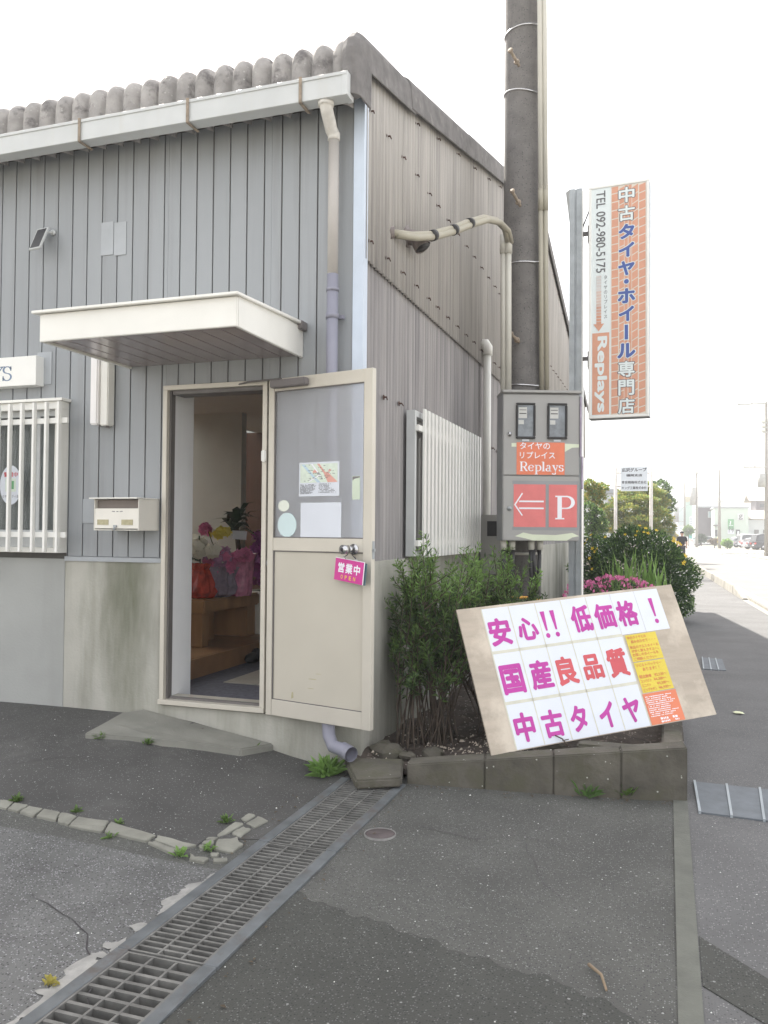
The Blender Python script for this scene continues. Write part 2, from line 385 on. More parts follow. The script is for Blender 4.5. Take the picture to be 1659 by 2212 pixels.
# ------------------------------------------------------------------ lettering (Blender's built-in font), as flat print on the signs
_gc = {}
def glyph(ch, bold=0.0):
    k = (ch, bold)
    if k in _gc: return _gc[k]
    cu = bpy.data.curves.new('glyph', 'FONT'); cu.body = ch; cu.size = 1.0; cu.resolution_u = 4; cu.offset = bold
    o = bpy.data.objects.new('glyph', cu)
    me = o.to_mesh()
    vs = [(v.co.x, v.co.y) for v in me.vertices]; fs = [tuple(p.vertices) for p in me.polygons]
    o.to_mesh_clear(); bpy.data.objects.remove(o); bpy.data.curves.remove(cu)
    _gc[k] = (vs, fs); return _gc[k]
RING = [(math.cos(i * math.pi / 4), math.sin(i * math.pi / 4)) for i in range(8)]
def char(mb, ch, cx, cy, w, h, bold=0.02, z=0.0, rot=0, fit=False):
    """one character centred at cx, cy; w x h is its em square (or its ink box when fit)"""
    vs, fs = glyph(ch)
    if not vs: return
    xs = [v[0] for v in vs]; ys = [v[1] for v in vs]
    if fit: ox, oy, sx, sy = (min(xs) + max(xs)) / 2, (min(ys) + max(ys)) / 2, w / (max(xs) - min(xs) + 2 * bold), h / (max(ys) - min(ys) + 2 * bold)
    else: ox, oy, sx, sy = .5, .37, w, h
    for k, (dx, dy) in enumerate([(0, 0)] + (RING if bold else [])):          # heavier strokes: the outline pressed outwards in eight directions
        out = []
        for x, y in vs:
            x, y = (x + dx * bold - ox) * sx, (y + dy * bold - oy) * sy
            if rot: x, y = y, -x
            out.append((cx + x, cy + y, z + k * .00004))
        mb.add(out, fs)
def line(mb, txt, x0, y0, w, h, bold=0.0, z=0.0, rot=0):
    """a line of text whose ink box is w x h from (x0, y0); rot turns it a quarter clockwise (then it runs down from x0, y0 with height h across)"""
    vs, fs = glyph(txt)
    xs = [v[0] for v in vs]; ys = [v[1] for v in vs]; a, b_, c, d = min(xs) - bold, max(xs) + bold, min(ys) - bold, max(ys) + bold
    for k, (dx, dy) in enumerate([(0, 0)] + (RING if bold else [])):
        out = []
        for x, y in vs:
            u, v = (x + dx * bold - a) / (b_ - a) * w, (y + dy * bold - c) / (d - c) * h; zz = z + k * .00004
            out.append((x0 + v, y0 - u, zz) if rot else (x0 + u, y0 + v, zz))
        mb.add(out, fs)
def arc(mb, cx, cy, rx, ry, a0, a1, t0, t1, z=0, n=14):
    """elliptic stroke from angle a0 to a1 (degrees), its thickness swelling from t0 (vertical strokes, at 0 and 180) to t1 (top and bottom)"""
    vs = []
    for i in range(n + 1):
        a = math.radians(a0 + (a1 - a0) * i / n); c, s_ = math.cos(a), math.sin(a)
        t = t1 + (t0 - t1) * c * c
        vs += [(cx + (rx - t / 2) * c, cy + (ry - t / 2) * s_, z), (cx + (rx + t / 2) * c, cy + (ry + t / 2) * s_, z)]
    mb.add(vs, [(2 * i, 2 * i + 1, 2 * i + 3, 2 * i + 2) for i in range(n)])
def serif(mb, txt, x0, y0, xh, z=0.0, wscale=1.0):
    """slab-serif Latin letters drawn from strokes; xh is the x-height"""
    T, t, x = .24 * xh, .09 * xh, x0
    def R(a, b_, c, d): mb.rect(x + a * xh * wscale, y0 + b_ * xh, x + c * xh * wscale, y0 + d * xh, z)
    def A(cx, cy, rx, ry, a0, a1): arc(mb, x + cx * xh * wscale, y0 + cy * xh, rx * xh * wscale, ry * xh, a0, a1, T, t, z)
    def P(*p): mb.add([(x + a * xh * wscale, y0 + b_ * xh, z) for a, b_ in p], [tuple(range(len(p)))])
    for ch in txt:
        if ch in 'RP':
            R(.12, .08, .36, 1.42); R(0, 0, .5, .09); R(0, 1.41, .6, 1.5); A(.6, 1.08, .38, .38, -90, 90); R(.36, .66, .62, .74)
            if ch == 'R': P((.5, .68), (.75, .68), (1.12, .09), (1.2, .09), (1.2, 0), (.9, 0))
            ad = 1.28 if ch == 'R' else 1.15
        elif ch == 'e': A(.42, .5, .36, .46, 20, 325); R(.1, .47, .78, .55); ad = .95
        elif ch == 'p': R(.12, -.42, .36, .95); R(0, -.5, .5, -.41); R(0, .92, .3, 1.0); A(.52, .5, .38, .46, -150, 150); ad = 1.06
        elif ch == 'l': R(.12, .05, .36, 1.5); R(0, 0, .48, .09); R(0, 1.42, .3, 1.51); ad = .56
        elif ch == 'a': R(.5, .08, .73, .72); R(.5, 0, .88, .09); A(.42, .7, .2, .26, 0, 165); A(.36, .28, .26, .25, 0, 360); ad = .96
        elif ch == 'y': P((.06, .95), (.34, .95), (.6, .2), (.5, 0)); P((.78, .95), (.88, .95), (.5, -.2), (.42, -.12)); R(0, .92, .44, 1.0); R(.62, .92, .98, 1.0); A(.3, -.3, .2, .16, 180, 380); ad = 1.0
        elif ch in 'sS':
            k = 1.0 if ch == 's' else 1.5
            A(.38, .75 * k, .26, .22 * k, 10, 270); A(.38, .27 * k, .28, .24 * k, -170, 90); R(.6, .68 * k, .68, .98 * k); R(.06, .02 * k, .14, .34 * k); ad = .84
        elif ch == 'Y': P((.05, 1.45), (.34, 1.45), (.68, .7), (.56, .62)); P((1.0, 1.45), (1.1, 1.45), (.66, .62), (.56, .7)); R(.5, .05, .74, .72); R(.36, 0, .88, .09); R(0, 1.41, .48, 1.5); R(.8, 1.41, 1.24, 1.5); ad = 1.3
        else: ad = .5
        x += ad * xh * wscale
    return x
def dashes(mb, x0, y0, x1, h, r, z=0.0, mn=.4, mx=1.3, gap=.35, fill=.85):
    """a line of print too small to read"""
    x = x0
    while x < x1 - h * .3:
        w = h * r.uniform(mn, mx)
        if r.random() < fill: mb.rect(x, y0 + h * r.uniform(0, .12), min(x + w, x1), y0 + h * r.uniform(.8, 1), z)
        x += w + h * gap
def pl(Mf, px, py):
    """local point where the line of sight through a picture point meets the plane of a frame"""
    r = ray(px, py); o = Mf.translation; n = Mf.to_3x3().col[2]
    p = CAM + r * ((o - CAM).dot(n) / r.dot(n))
    q = Mf.inverted() @ p
    return q.x, q.y
def grid(name, xs_fn, ys, nx, zf, mat, kind='structure', extra=None):
    """ground sheet: for each y the x range xs_fn(y), height zf(x, y)"""
    V = []; Fq = []
    for y in ys:
        a, b = xs_fn(y)
        for i in range(nx + 1):
            x = a + (b - a) * i / nx; V.append((x, y, zf(x, y)))
    for j in range(len(ys) - 1):
        for i in range(nx): k = j * (nx + 1) + i; Fq.append((k, k + 1, k + nx + 2, k + nx + 1))
    return V, Fq
def sheet(name, parts, mat, kind='structure', label=None):
    mb = MB()
    for V, Fq in parts: mb.add(V, Fq)
    ec = {}
    for f in mb.f:
        for a, c in zip(f, f[1:] + f[:1]): ec.setdefault((min(a, c), max(a, c)), []).append((a, c))
    mb.sf = [True] * len(mb.f)
    for k, e in list(ec.items()):                # a short skirt closes every open edge
        if len(e) == 1: a, c = e[0]; mb.add([mb.v[c], mb.v[a], (*mb.v[a][:2], mb.v[a][2] - .03), (*mb.v[c][:2], mb.v[c][2] - .03)], [(0, 1, 2, 3)])
    return mb.build(name, mat, kind=kind, label=label)
def lin(a, b, n): return [a + (b - a) * i / n for i in range(n + 1)]
def sh(y): return -0.033 * max(0.0, y - 12)
GL, GR, GT = -1.705, -1.355, 4.36              # the drain: left edge, right edge, upper end

# ------------------------------------------------------------------ ground, pavement, road
def rough(x, y): return 0.004 * math.sin(3.1 * x + 1.3 * y) + 0.003 * math.sin(7.7 * y - 4.1 * x)
gz = lambda x, y: g(x, y) + rough(x, y)
ys0 = lin(-6, 4.58, 60)
sheet('parking_ground', [grid('', lambda y: (-12, GL), ys0, 60, gz, ''), grid('', lambda y: (GR, 0.03), ys0, 14, gz, ''),
      grid('', lambda y: (GL, GR), lin(GT, 4.58, 2), 2, gz, '')], 'asphalt')
sheet('pavement', [grid('', lambda y: (0.10 + sh(y), 1.80 + sh(y)), lin(-6, 30, 60) + lin(32, 200, 40), 10, g, '')], 'pavement')
sheet('edging_strip', [grid('', lambda y: (0.03, 0.10), lin(-6, 4.9, 40), 1, lambda x, y: g(x, y) + .004, '')], 'strip_concrete')
sheet('planting_ground', [grid('', lambda y: (-1.72, 0.10 + sh(y)), lin(4.45, 19, 90), 16, lambda x, y: .13 + .03 * math.sin(9 * x + 3 * y) * math.sin(5 * y) + .02 * math.sin(23 * y + 17 * x) - .07 * sm((y - 8) / 3) - .3 * (y < 4.43 + (x + 1.345) * .166), ''),
      grid('', lambda y: (-30, 0.10 + sh(y)), lin(19, 200, 40), 20, lambda x, y: .0 + .02 * math.sin(x) * math.sin(y) - .42 * sm((y - 40) / 60), '')], 'soil')
sheet('road', [grid('', lambda y: (1.92 + sh(y), 7.3 + sh(y)), lin(-8, 12, 4) + lin(14, 300, 50), 6, lambda x, y: -.09 - .42 * sm((y - 40) / 60), '')], 'road_asphalt')
sheet('road_line', [grid('', lambda y: (2.25 + sh(y), 2.40 + sh(y)), lin(12, 250, 50), 1, lambda x, y: -.086 - .42 * sm((y - 40) / 60), ''),
                    grid('', lambda y: (6.75 + sh(y), 6.9 + sh(y)), lin(12, 250, 50), 1, lambda x, y: -.086 - .42 * sm((y - 40) / 60), '')], 'line_white')
sheet('parking_lot', [grid('', lambda y: (7.3 + sh(y), 70), lin(-8, 12, 4) + lin(14, 230, 40), 6, lambda x, y: -.05 - .42 * sm((y - 40) / 60), '')], 'gravel_lot')
b = MB(); b.rect(-900, -900, 900, 900, -1.0); b.build('ground', 'far_ground', kind='structure')
# concrete kerb along the road: flush nearby, raised blocks farther on
b = MB(); V, Fq = grid('', lambda y: (1.80 + sh(y), 1.92 + sh(y)), lin(-8, 12, 3) + lin(13, 19.6, 5), 1, lambda x, y: g(1, y) + .002, ''); b.add(V, Fq)
V, Fq = grid('', lambda y: (1.92 + sh(y), 1.921 + sh(y)), lin(-8, 12, 3) + lin(13, 19.6, 5), 1, lambda x, y: .06 if x < 1.9205 + sh(y) else -.09, ''); b.add(V, Fq)
b.build('road_kerb', 'kerb_light', kind='structure')
y = 19.7; k = 0
while y < 120:
    L_ = 1.96; m = MB()
    x0, x1, xa, xb = 1.80 + sh(y), 1.95 + sh(y), 1.80 + sh(y + L_), 1.95 + sh(y + L_)
    za = .03 if k == 0 else .19
    dz = -.42 * sm((y - 40) / 60)
    m.add([(x0, y, -.1 + dz), (x1, y, -.1 + dz), (xb, y + L_, -.1 + dz), (xa, y + L_, -.1 + dz), (x0 + .02, y, za + dz), (x1 - .03, y, za + dz), (xb - .03, y + L_, .19 + dz), (xa + .02, y + L_, .19 + dz)],
          [(3, 2, 1, 0), (4, 5, 6, 7), (0, 1, 5, 4), (1, 2, 6, 5), (2, 3, 7, 6), (3, 0, 4, 7)])
    o = m.build('kerb_block', 'kerb_light', bevel=.012, kind='structure'); y += L_ + .03; k += 1
# patches of other asphalt, draped on the ground
def drape(name, poly, mat, dz, n=14, label=None):
    """quad patch p0..p3 (picture points) draped over the ground"""
    P = [onG(*p) for p in poly]; V = []; Fq = []
    for j in range(n + 1):
        for i in range(n + 1):
            u, v = i / n, j / n; p = (P[0] * (1 - u) + P[1] * u) * (1 - v) + (P[3] * (1 - u) + P[2] * u) * v
            V.append((p.x, p.y, gz(p.x, p.y) + dz))
    for j in range(n):
        for i in range(n): k = j * (n + 1) + i; Fq.append((k, k + 1, k + n + 2, k + n + 1))
    return V, Fq
# fine dark asphalt between the house wall and the stone edging
V, Fq = grid('', lambda y: (-5.2, GL - .0125 if y > 3.35 else -1.95), lin(3.2, 4.56, 16), 26, lambda x, y: gz(x, y) + .004, '')
sheet('forecourt_asphalt', [(V, Fq)], 'asphalt_fine')
sheet('bleached_asphalt', [grid('', lambda y: (-7, GL - .0125), lin(-3, 3.02, 40), 30, lambda x, y: gz(x, y) + .004, '')], 'asphalt_bleached')
P = [onG(*p) for p in ((640, 1925), (702, 1959), (860, 2010), (1083, 2089), (1190, 2120), (1308, 2170), (1500, 2290))]
edge = lambda x: np.interp(x, [-6] + [p.x for p in P] + [5], [P[0].y + .1] + [p.y for p in P] + [P[-1].y - .9])
V = []; Fq = []; n = 90
for i in range(n + 1):
    x = GR + .004 + (0.03 - GR - .008) * i / n; e = float(edge(x)) + .012 * math.sin(31 * x) + .009 * math.sin(67 * x + 1)
    for j in range(41): yy = -3 + (e + 3) * j / 40; V.append((x, yy, gz(x, yy) + .004))
for i in range(n):
    for j in range(40): k = i * 41 + j; Fq.append((k, k + 41, k + 42, k + 1))
sheet('dark_asphalt', [(V, Fq)], 'asphalt_dark')  # darker asphalt colour on the near side of the edge line
P1, P2 = onG(1503, 2020), onG(1640, 2105)
V, Fq = [], []
for i in range(21):
    u = i / 20; x = .104 + .9 * u; e = P1.y + (P2.y - P1.y) * (x - P1.x) / (P2.x - P1.x)
    for j in range(5): yy = e - .33 * (1 - .5 * u) * (1 - j / 4); V.append((x, yy, g(x, yy) + .004))
for i in range(20):
    for j in range(4): k = i * 5 + j; Fq.append((k, k + 5, k + 6, k + 1))
sheet('dark_pavement', [(V, Fq)], 'asphalt_dark')  # small patch of the same darker colour on the pavement

# ------------------------------------------------------------------ the warehouse
WY = 4.55; GX = -1.70; XL = -15.0
DX0, DX1, DZ0, DZ1 = -3.035, -2.300, 0.345, 2.360        # door opening with its frame
WX0, WX1, WZ0, WZ1 = -5.60, -3.79, 1.285, 2.290          # street window
H = thing('warehouse', 'grey panelled warehouse with corrugated gable wall, open glass door and scalloped roof edge', 'building', (-4.4, 4.6, 0))
b = MB()                                                  # wall body behind the siding and the concrete base
Y0, Y1 = 4.562, 4.72
for x0, x1, z0, z1 in ((XL, WX0, -.3, 4.235), (WX0, WX1, WZ1, 4.235), (WX0, WX1, -.3, WZ0), (WX1, DX0, -.3, 4.235), (DX0, DX1, DZ1, 4.235), (DX0, DX1, -.3, DZ0), (DX1, GX - .02, -.3, 4.235)):
    b.box(x0, x1, Y0, Y1, z0, z1)
b.build('wall', 'siding_joint', H)
b = MB(); b.box(XL, -3.79, 4.535, Y0 - .001, -.3, 1.245); b.build('foundation', 'concrete_paint', H, label='painted grey concrete base under the window')
b = MB(); b.box(-3.789, DX0 - .002, 4.538, Y0 - .001, -.3, 1.232); b.box(DX0 - .002, DX1 + .002, 4.538, Y0 - .001, -.3, DZ0 - .01); b.box(DX1 + .002, GX + .018, 4.538, Y0 - .001, -.3, 1.232)
b.build('foundation', 'concrete_wall', H, label='bare stained concrete base around the door')
b = MB(); b.box(-3.788, DX0 - .002, 4.528, 4.56, 1.233, 1.262); b.box(DX1 + .002, GX - .06, 4.528, 4.56, 1.233, 1.262); b.build('base_trim', 'trim_grey', H)
s0 = onY(686, 450, WY).x + .1194 * 2
k = 0; x1 = s0 + .1194
while x1 > XL:
    x0 = x1 - .1194; xb = min(x1, GX - .058); xa = x0
    cuts = sorted({xa, xb} | {c for c in (WX0, WX1, DX0, DX1) if xa < c < xb})
    b = MB()
    for p, q in zip(cuts, cuts[1:]):
        c = (p + q) / 2
        z0 = DZ1 + .004 if DX0 < c < DX1 else WZ1 + .004 if WX0 < c < WX1 else 1.264
        b.box(p + (.004 if p == xa else 0), q - (.004 if q == xb else 0), WY, Y0 - .001, z0, 3.99)
    b.build('siding_panel', 'siding', H, bevel=.002, seg=1); x1 = x0
b = MB(); b.box(GX - .055, GX + .012, 4.532, 4.561, 1.1, 4.1); b.box(GX + .0005, GX + .012, 4.561, 4.60, 1.1, 4.1); b.build('corner_trim', 'trim_blue', H)
b = MB()
for x0, x1, y0, y1 in ((220, 245.5, 482, 550), (248, 273, 482, 550), (82, 112, 762, 830), (180, 203, 1078, 1130)):
    p, q = onY(x0, y0, WY), onY(x1, y1, WY); MB().box(p.x, q.x, WY - .006, WY - .001, q.z, p.z).build('patch_plate', 'trim_grey', H, bevel=.001, seg=1)
# gable: small-wave fibre-cement sheets in two rows, the upper lapping over the lower
RZ = lambda y: 4.25 + .25 * (y - 4.45) if y < 11.55 else 4.25 + .25 * (18.65 - y)
PW = .0635
def corr(y0, y1, zb, zt, x, amp=.017, nseg=8, lip=0.0):
    mb = MB(); n = max(2, int((y1 - y0) / PW * nseg)); vs = []
    for i in range(n + 1):
        y = y0 + (y1 - y0) * i / n; xx = x + amp * (1 + math.cos(2 * math.pi * y / PW)) / 2
        vs += [(xx, y, zb(y)), (xx, y, zt(y))] + ([(xx - lip, y, zb(y))] if lip else [])
    k = 3 if lip else 2
    mb.add(vs, [(k * i, k * i + k, k * i + k + 1, k * i + 1) for i in range(n)] + ([(k * i + 2, k * i + k + 2, k * i + k, k * i) for i in range(n)] if lip else []))
    mb.sf = [i < n for i in range(len(mb.f))]
    return mb
SW = PW * 11
y = 4.566; i = 0
while y < 18.4:
    y2 = min(y + SW, 18.45)
    corr(y, y2, lambda q: 1.20, lambda q: 3.16, GX - .026).build('wall_sheet', 'fibre_cement_old', H)
    corr(y + .0005, y2, lambda q: 3.062, lambda q: RZ(q) - .02, GX - .001 + .0015 * (i % 2), lip=.012).build('wall_sheet', 'fibre_cement', H)
    y = y2; i += 1
b = MB(); b.box(GX - .16, GX - .03, Y1 + .001, 18.5, -.3, 3.95); b.build('gable_core', 'siding_joint', H)
b = MB(); b.box(GX - .03, GX + .016, 4.5635, 18.5, -.3, 1.26); b.build('foundation', 'concrete_wall', H, label='concrete base under the corrugated gable wall')
b = MB(); b.box(XL, GX - .03, 18.4, 18.55, -.3, 4.0); b.box(XL - .1, XL + .05, 4.56, 18.5, -.3, 5.6); b.build('wall', 'siding', H, label='far outer wall')
# hook bolts on the gable with rusty heads
bolts = []
for k in range(44):
    yy = 4.64 + .3095 * k
    for z in (3.185, 3.97, 2.30): 
        if z < RZ(yy) - .3 and not (z < 2.4 and 5.3 < yy < 7.4) and yy < 17.9: bolts.append((yy, z))
    if k % 2 == 1 and 5.3 < yy < 17: bolts.append((yy, RZ(yy) - .19))
b = MB(); b.tube([(0, 0, 0), (.022, 0, 0)], .006, 6); b.tube([(.002, 0, 0), (.005, 0, 0)], .017, 8); b.tube([(.022, 0, .003), (.03, 0.004, -.02)], .004, 5)
bm_ = b.mesh('hook_bolt', 'rust')
for yy, z in bolts:
    o = bpy.data.objects.new('hook_bolt', bm_); COL.objects.link(o); o.parent = H
    ph = 2 * math.pi * yy / PW; yy2 = round(yy / PW) * PW
    o.location = Vector((GX + (.007 if z > 3.07 else -.004), yy2, z + rnd.uniform(-.006, .006))) - wloc(H); o.rotation_euler = (rnd.uniform(-.6, .6), 0, 0)
# roof: large-wave sheets with a rounded drop at the eave
prof = [(4.372, 3.90), (4.372, 4.15), (4.376, 4.215), (4.390, 4.262), (4.418, 4.298), (4.47, 4.322), (4.56, 4.335)]
prof += [(4.75, 4.368), (6.0, 4.6375), (9.0, 5.3875), (11.55, 6.025), (14, 5.4125), (17, 4.6625), (18.5, 4.2875), (18.62, 4.2), (18.66, 4.0)]
RP = .1315
nrm = []
for i in range(len(prof)):
    a, c = prof[max(0, i - 1)], prof[min(len(prof) - 1, i + 1)]; d = Vector((c[0] - a[0], c[1] - a[1])).normalized(); nrm.append((-d.y, d.x))
def roof_sheet(x0, x1):
    n = int(round((x1 - x0) / RP * 12)); vs = []; P_ = len(prof)
    for i in range(n + 1):
        x = x0 + (x1 - x0) * i / n; h = .07 * (abs(math.cos(math.pi * (x + 1.66) / RP)) ** .6) - .07
        for (yy, z), (a, c) in zip(prof, nrm): vs.append((x, yy + a * h, z + c * h))
    mb = MB(); mb.add(vs, [(i * P_ + j, (i + 1) * P_ + j, (i + 1) * P_ + j + 1, i * P_ + j + 1) for i in range(n) for j in range(P_ - 1)])
    mb.sf = [True] * len(mb.f); return mb
x = -1.66 - RP / 2
while x > XL:
    roof_sheet(x - RP * 5, x).build('roof_sheet', 'added_skylight' if -14 < x < -5.0 else 'roof_asbestos', H); x -= RP * 5  # unseen translucent sheets on the left, added to bring daylight into the room
# verge covers: round-topped pieces that wrap the roof edge over the gable
def verge(path, mat='verge_dark', r=0.0):
    cs = [(-1.775, -.06), (-1.772, -.01), (-1.755, .03), (-1.725, .048), (-1.69, .048), (-1.662, .03), (-1.648, -.005), (-1.643, -.165), (-1.655, -.165), (-1.66, -.02)]
    mb = MB(); n = len(cs); vs = []
    for i, (yy, z) in enumerate(path):
        a, c = path[max(0, i - 1)], path[min(len(path) - 1, i + 1)]; d = Vector((c[0] - a[0], c[1] - a[1])).normalized()
        for (x, h) in cs:
            h2 = h + r; vs.append((x + (r if x > -1.7 else -r), yy - d.y * h2, z + d.x * h2))
    fs = [(i * n + j, i * n + (j + 1) % n, (i + 1) * n + (j + 1) % n, (i + 1) * n + j) for i in range(len(path) - 1) for j in range(n)]
    fs += [tuple(range(n))[::-1], tuple((len(path) - 1) * n + j for j in range(n))]
    mb.add(vs, fs); return mb
front = [(4.36, 3.92), (4.36, 4.11), (4.366, 4.185), (4.385, 4.24), (4.42, 4.278), (4.50, 4.298), (5.40, 4.490)]
verge(front).build('verge_cover', 'verge_dark', H, bevel=.006, seg=1)
ya = 5.30
for yb in (7.25, 9.2, 11.55):
    verge([(ya, RZ(ya) + .012), (yb, RZ(yb) + .004)], r=.006).build('verge_cover', 'verge_dark', H, bevel=.006, seg=1); ya = yb - .1
verge([(11.5, RZ(11.5) + .01), (15.2, RZ(15.2)), (18.7, 4.24)]).build('verge_cover', 'verge_dark', H)
b = MB()                                                  # gable boards and ceiling void closed below the roof
b.add([(GX - .1, 4.6, 3.9), (GX - .1, 18.5, 3.9), (GX - .1, 18.5, 4.15), (GX - .1, 11.55, 5.85), (GX - .1, 4.6, 4.15)], [(0, 1, 2, 3, 4)]); b.build('gable_core', 'siding_joint', H)
# gutter with straps, outlet and downpipe
GYf = 4.265
b = MB(); zt, zb_ = 4.020, 3.892; xe = onY(749, 180, GYf).x
b.box(XL, xe, GYf, GYf + .006, zb_, zt); b.box(XL, xe, GYf + .006, GYf + .092, zb_, zb_ + .006); b.box(XL, xe, GYf + .092, GYf + .098, zb_, zt - .02)
b.box(XL, xe, GYf - .006, GYf - .0005, zt - .016, zt + .004); b.box(xe - .006, xe + .0, GYf + .0065, GYf + .0915, zb_ + .0065, zt - .01)
b.box(xe - .03, xe + .004, GYf - .003, GYf + .101, zb_ - .003, zt + .006)
gut = b.build('gutter', 'gutter_pvc', H, bevel=.002, seg=1)
for px in (649, 406, 173, -80):
    p = onY(px, 230, GYf - .004); b = MB(); b.box(p.x - .009, p.x + .009, GYf - .012, GYf - .007, zb_ - .008, zt + .01); b.box(p.x - .009, p.x + .009, GYf - .007, 4.38, zb_ - .012, zb_ - .006)
    b.build('gutter_strap', 'rust_pale', gut)
b = MB(); xd = onY(720, 450, 4.47).x; xo = onY(704, 230, 4.315).x
b.tube([(xo, 4.315, 3.895), (xo, 4.315, 3.875), (xo + .002, 4.325, 3.85), (xd - .01, 4.455, 3.80), (xd, 4.47, 3.775), (xd, 4.47, 3.745)], .037, 14)
b.tube([(xo, 4.315, 3.895), (xo, 4.315, 3.87)], .046, 14); b.build('pipe_elbow', 'pipe_elbow', H)
dp = MB(); dp.tube([(xd, 4.47, 3.745), (xd, 4.47, 2.93)], .032, 14); dp = dp.build('downpipe', 'pipe_beige', H, label='upper beige length of the downpipe')
b = MB(); b.tube([(xd, 4.47, 2.95), (xd, 4.47, .52)], .0345, 14); b.tube([(xd, 4.47, 2.87), (xd, 4.47, 2.85)], .0385, 14); b.tube([(xd, 4.47, 2.72), (xd, 4.47, 2.69)], .039, 14)
b.box(xd - .055, xd + .055, 4.50, 4.53, 2.695, 2.715)
po = onY(752, 1632, 4.34)
b.tube([(xd, 4.47, .53), (xd, 4.465, .33), (xd + .012, 4.45, .265), (xd + .05, 4.42, .215), (po.x, 4.37, .20)], .038, 14, cap=False); b.tube([(po.x - .06, 4.41, .205), (po.x + .012, 4.36, .195)], .043, 14, cap=False)
b.build('downpipe', 'pipe_grey', H, label='lower mauve grey downpipe with an elbow outlet')
# canopy over the door
CY, CX0, CX1, CZ0, CZ1 = 3.73, -3.315, -2.078, 2.487, 2.640
b = MB(); t = .02
b.box(CX0, CX1, CY, CY + t, CZ0, CZ1); b.box(CX1 - t, CX1, CY + t, 4.548, CZ0, CZ1 + .03); b.box(CX0, CX0 + t, CY + t, 4.548, CZ0, CZ1 + .03)
b.add([(CX0 - .035, CY - .03, CZ1 + .001), (CX1 + .02, CY - .03, CZ1 + .001), (CX1 + .02, 4.548, CZ1 + .04), (CX0 - .035, 4.548, CZ1 + .04),
       (CX0 - .035, CY - .03, CZ1 + .017), (CX1 + .02, CY - .03, CZ1 + .017), (CX1 + .02, 4.548, CZ1 + .058), (CX0 - .035, 4.548, CZ1 + .058)],
      [(3, 2, 1, 0), (4, 5, 6, 7), (0, 1, 5, 4), (1, 2, 6, 5), (2, 3, 7, 6), (3, 0, 4, 7)])
can = b.build('canopy', 'white_warm', H, bevel=.003)
n = 10
for i in range(n):
    w = (CX1 - CX0 - .04) / n; b = MB(); x = CX0 + .02 + w * i
    b.box(x + .003, x + w - .003, CY + .022, 4.545, CZ0 + .012, CZ0 + .02); b.build('soffit_board', 'canopy_soffit', can, bevel=.002, seg=1)
b = MB(); b.box(CX0 + .02, CX1 - .02, CY + .022, 4.545, CZ0 + .0205, CZ0 + .03); b.build('soffit_back', 'rubber_black', can)
b = MB(); b.box(CX1 - .004, CX1 + .028, 4.47, 4.548, CZ1 + .005, CZ1 + .055); b.build('canopy_bracket', 'closer_grey', can, bevel=.003)
# street window with a grille
def zw(zx, zy): return zx / 4.3126, 729 + zy / 4.3126
b = MB(); fy0, fy1 = 4.475, 4.56
b.box(WX0, WX1, fy0, fy1, WZ1 - .05, WZ1); b.box(WX0, WX1, fy0, fy1, WZ0, WZ0 + .035); b.box(WX1 - .05, WX1, fy0, fy1, WZ0 + .035, WZ1 - .05); b.box(WX0, WX0 + .05, fy0, fy1, WZ0 + .035, WZ1 - .05)
b.box(WX0 - .02, WX1 + .02, fy0 - .02, fy1, WZ1 + .001, WZ1 + .02)
win = b.build('window', 'white_warm', H, bevel=.002, seg=1)
b = MB(); y_ = 4.52
for x0, x1 in ((WX0 + .051, -4.75), (-4.72, WX1 - .051)):
    b.box(x0, x1, y_, y_ + .03, WZ0 + .036, WZ0 + .15); b.box(x0, x1, y_, y_ + .03, WZ1 - .09, WZ1 - .051)
    b.box(x0, x0 + .035, y_, y_ + .03, WZ0 + .15, WZ1 - .09); b.box(x1 - .035, x1, y_, y_ + .03, WZ0 + .15, WZ1 - .09)
xs = onY(82, 1000, 4.52).x; b.box(xs - .014, xs + .014, y_ + .001, y_ + .03, WZ0 + .15, WZ1 - .09)
b.build('sash', 'gutter_pvc', win)
b = MB(); b.box(WX0 + .06, WX1 - .06, 4.532, 4.536, WZ0 + .14, WZ1 - .08); b.build('pane', 'window_glass', win)
b = MB(); cv = lin(WX0, WX1, 60); vs = []
for i, x in enumerate(cv): vs += [(x, 4.64 + .02 * math.sin(i * 1.7), WZ0), (x, 4.64 + .02 * math.sin(i * 1.7), WZ1)]
b.add(vs, [(2 * i, 2 * i + 2, 2 * i + 3, 2 * i + 1) for i in range(60)]); b.sf = [True] * 60; b.build('curtain', 'curtain', win)
gy = 4.405
b = MB()
for zy in (777, 1838):
    p = onY(100, zw(0, zy)[1], gy); b.box(WX0 - .03, onY(145, 900, gy).x, gy, gy + .02, p.z - .018, p.z + .018); b.box(WX0 + .1, WX0 + .12, gy + .02, fy0, p.z - .015, p.z + .015); b.box(WX1 - .02, WX1 + .0, gy + .02, fy0, p.z - .015, p.z + .015)
b.build('grille_rail', 'white_paint', win, bevel=.002, seg=1)
bx = [onY(q / 4.3126, 1030, gy - .03).x for q in (70, 180, 295, 410, 527)]; dx = (bx[4] - bx[0]) / 4
ztop, zbot = onY(95, 868, gy - .03).z, onY(95, 1193, gy - .03).z
for i in range(-9, 5):
    x = bx[0] + dx * i
    if x > WX0: MB().box(x - .009, x + .009, gy - .03, gy - .001, zbot, ztop).build('grille_bar', 'white_paint', win, bevel=.002, seg=1)
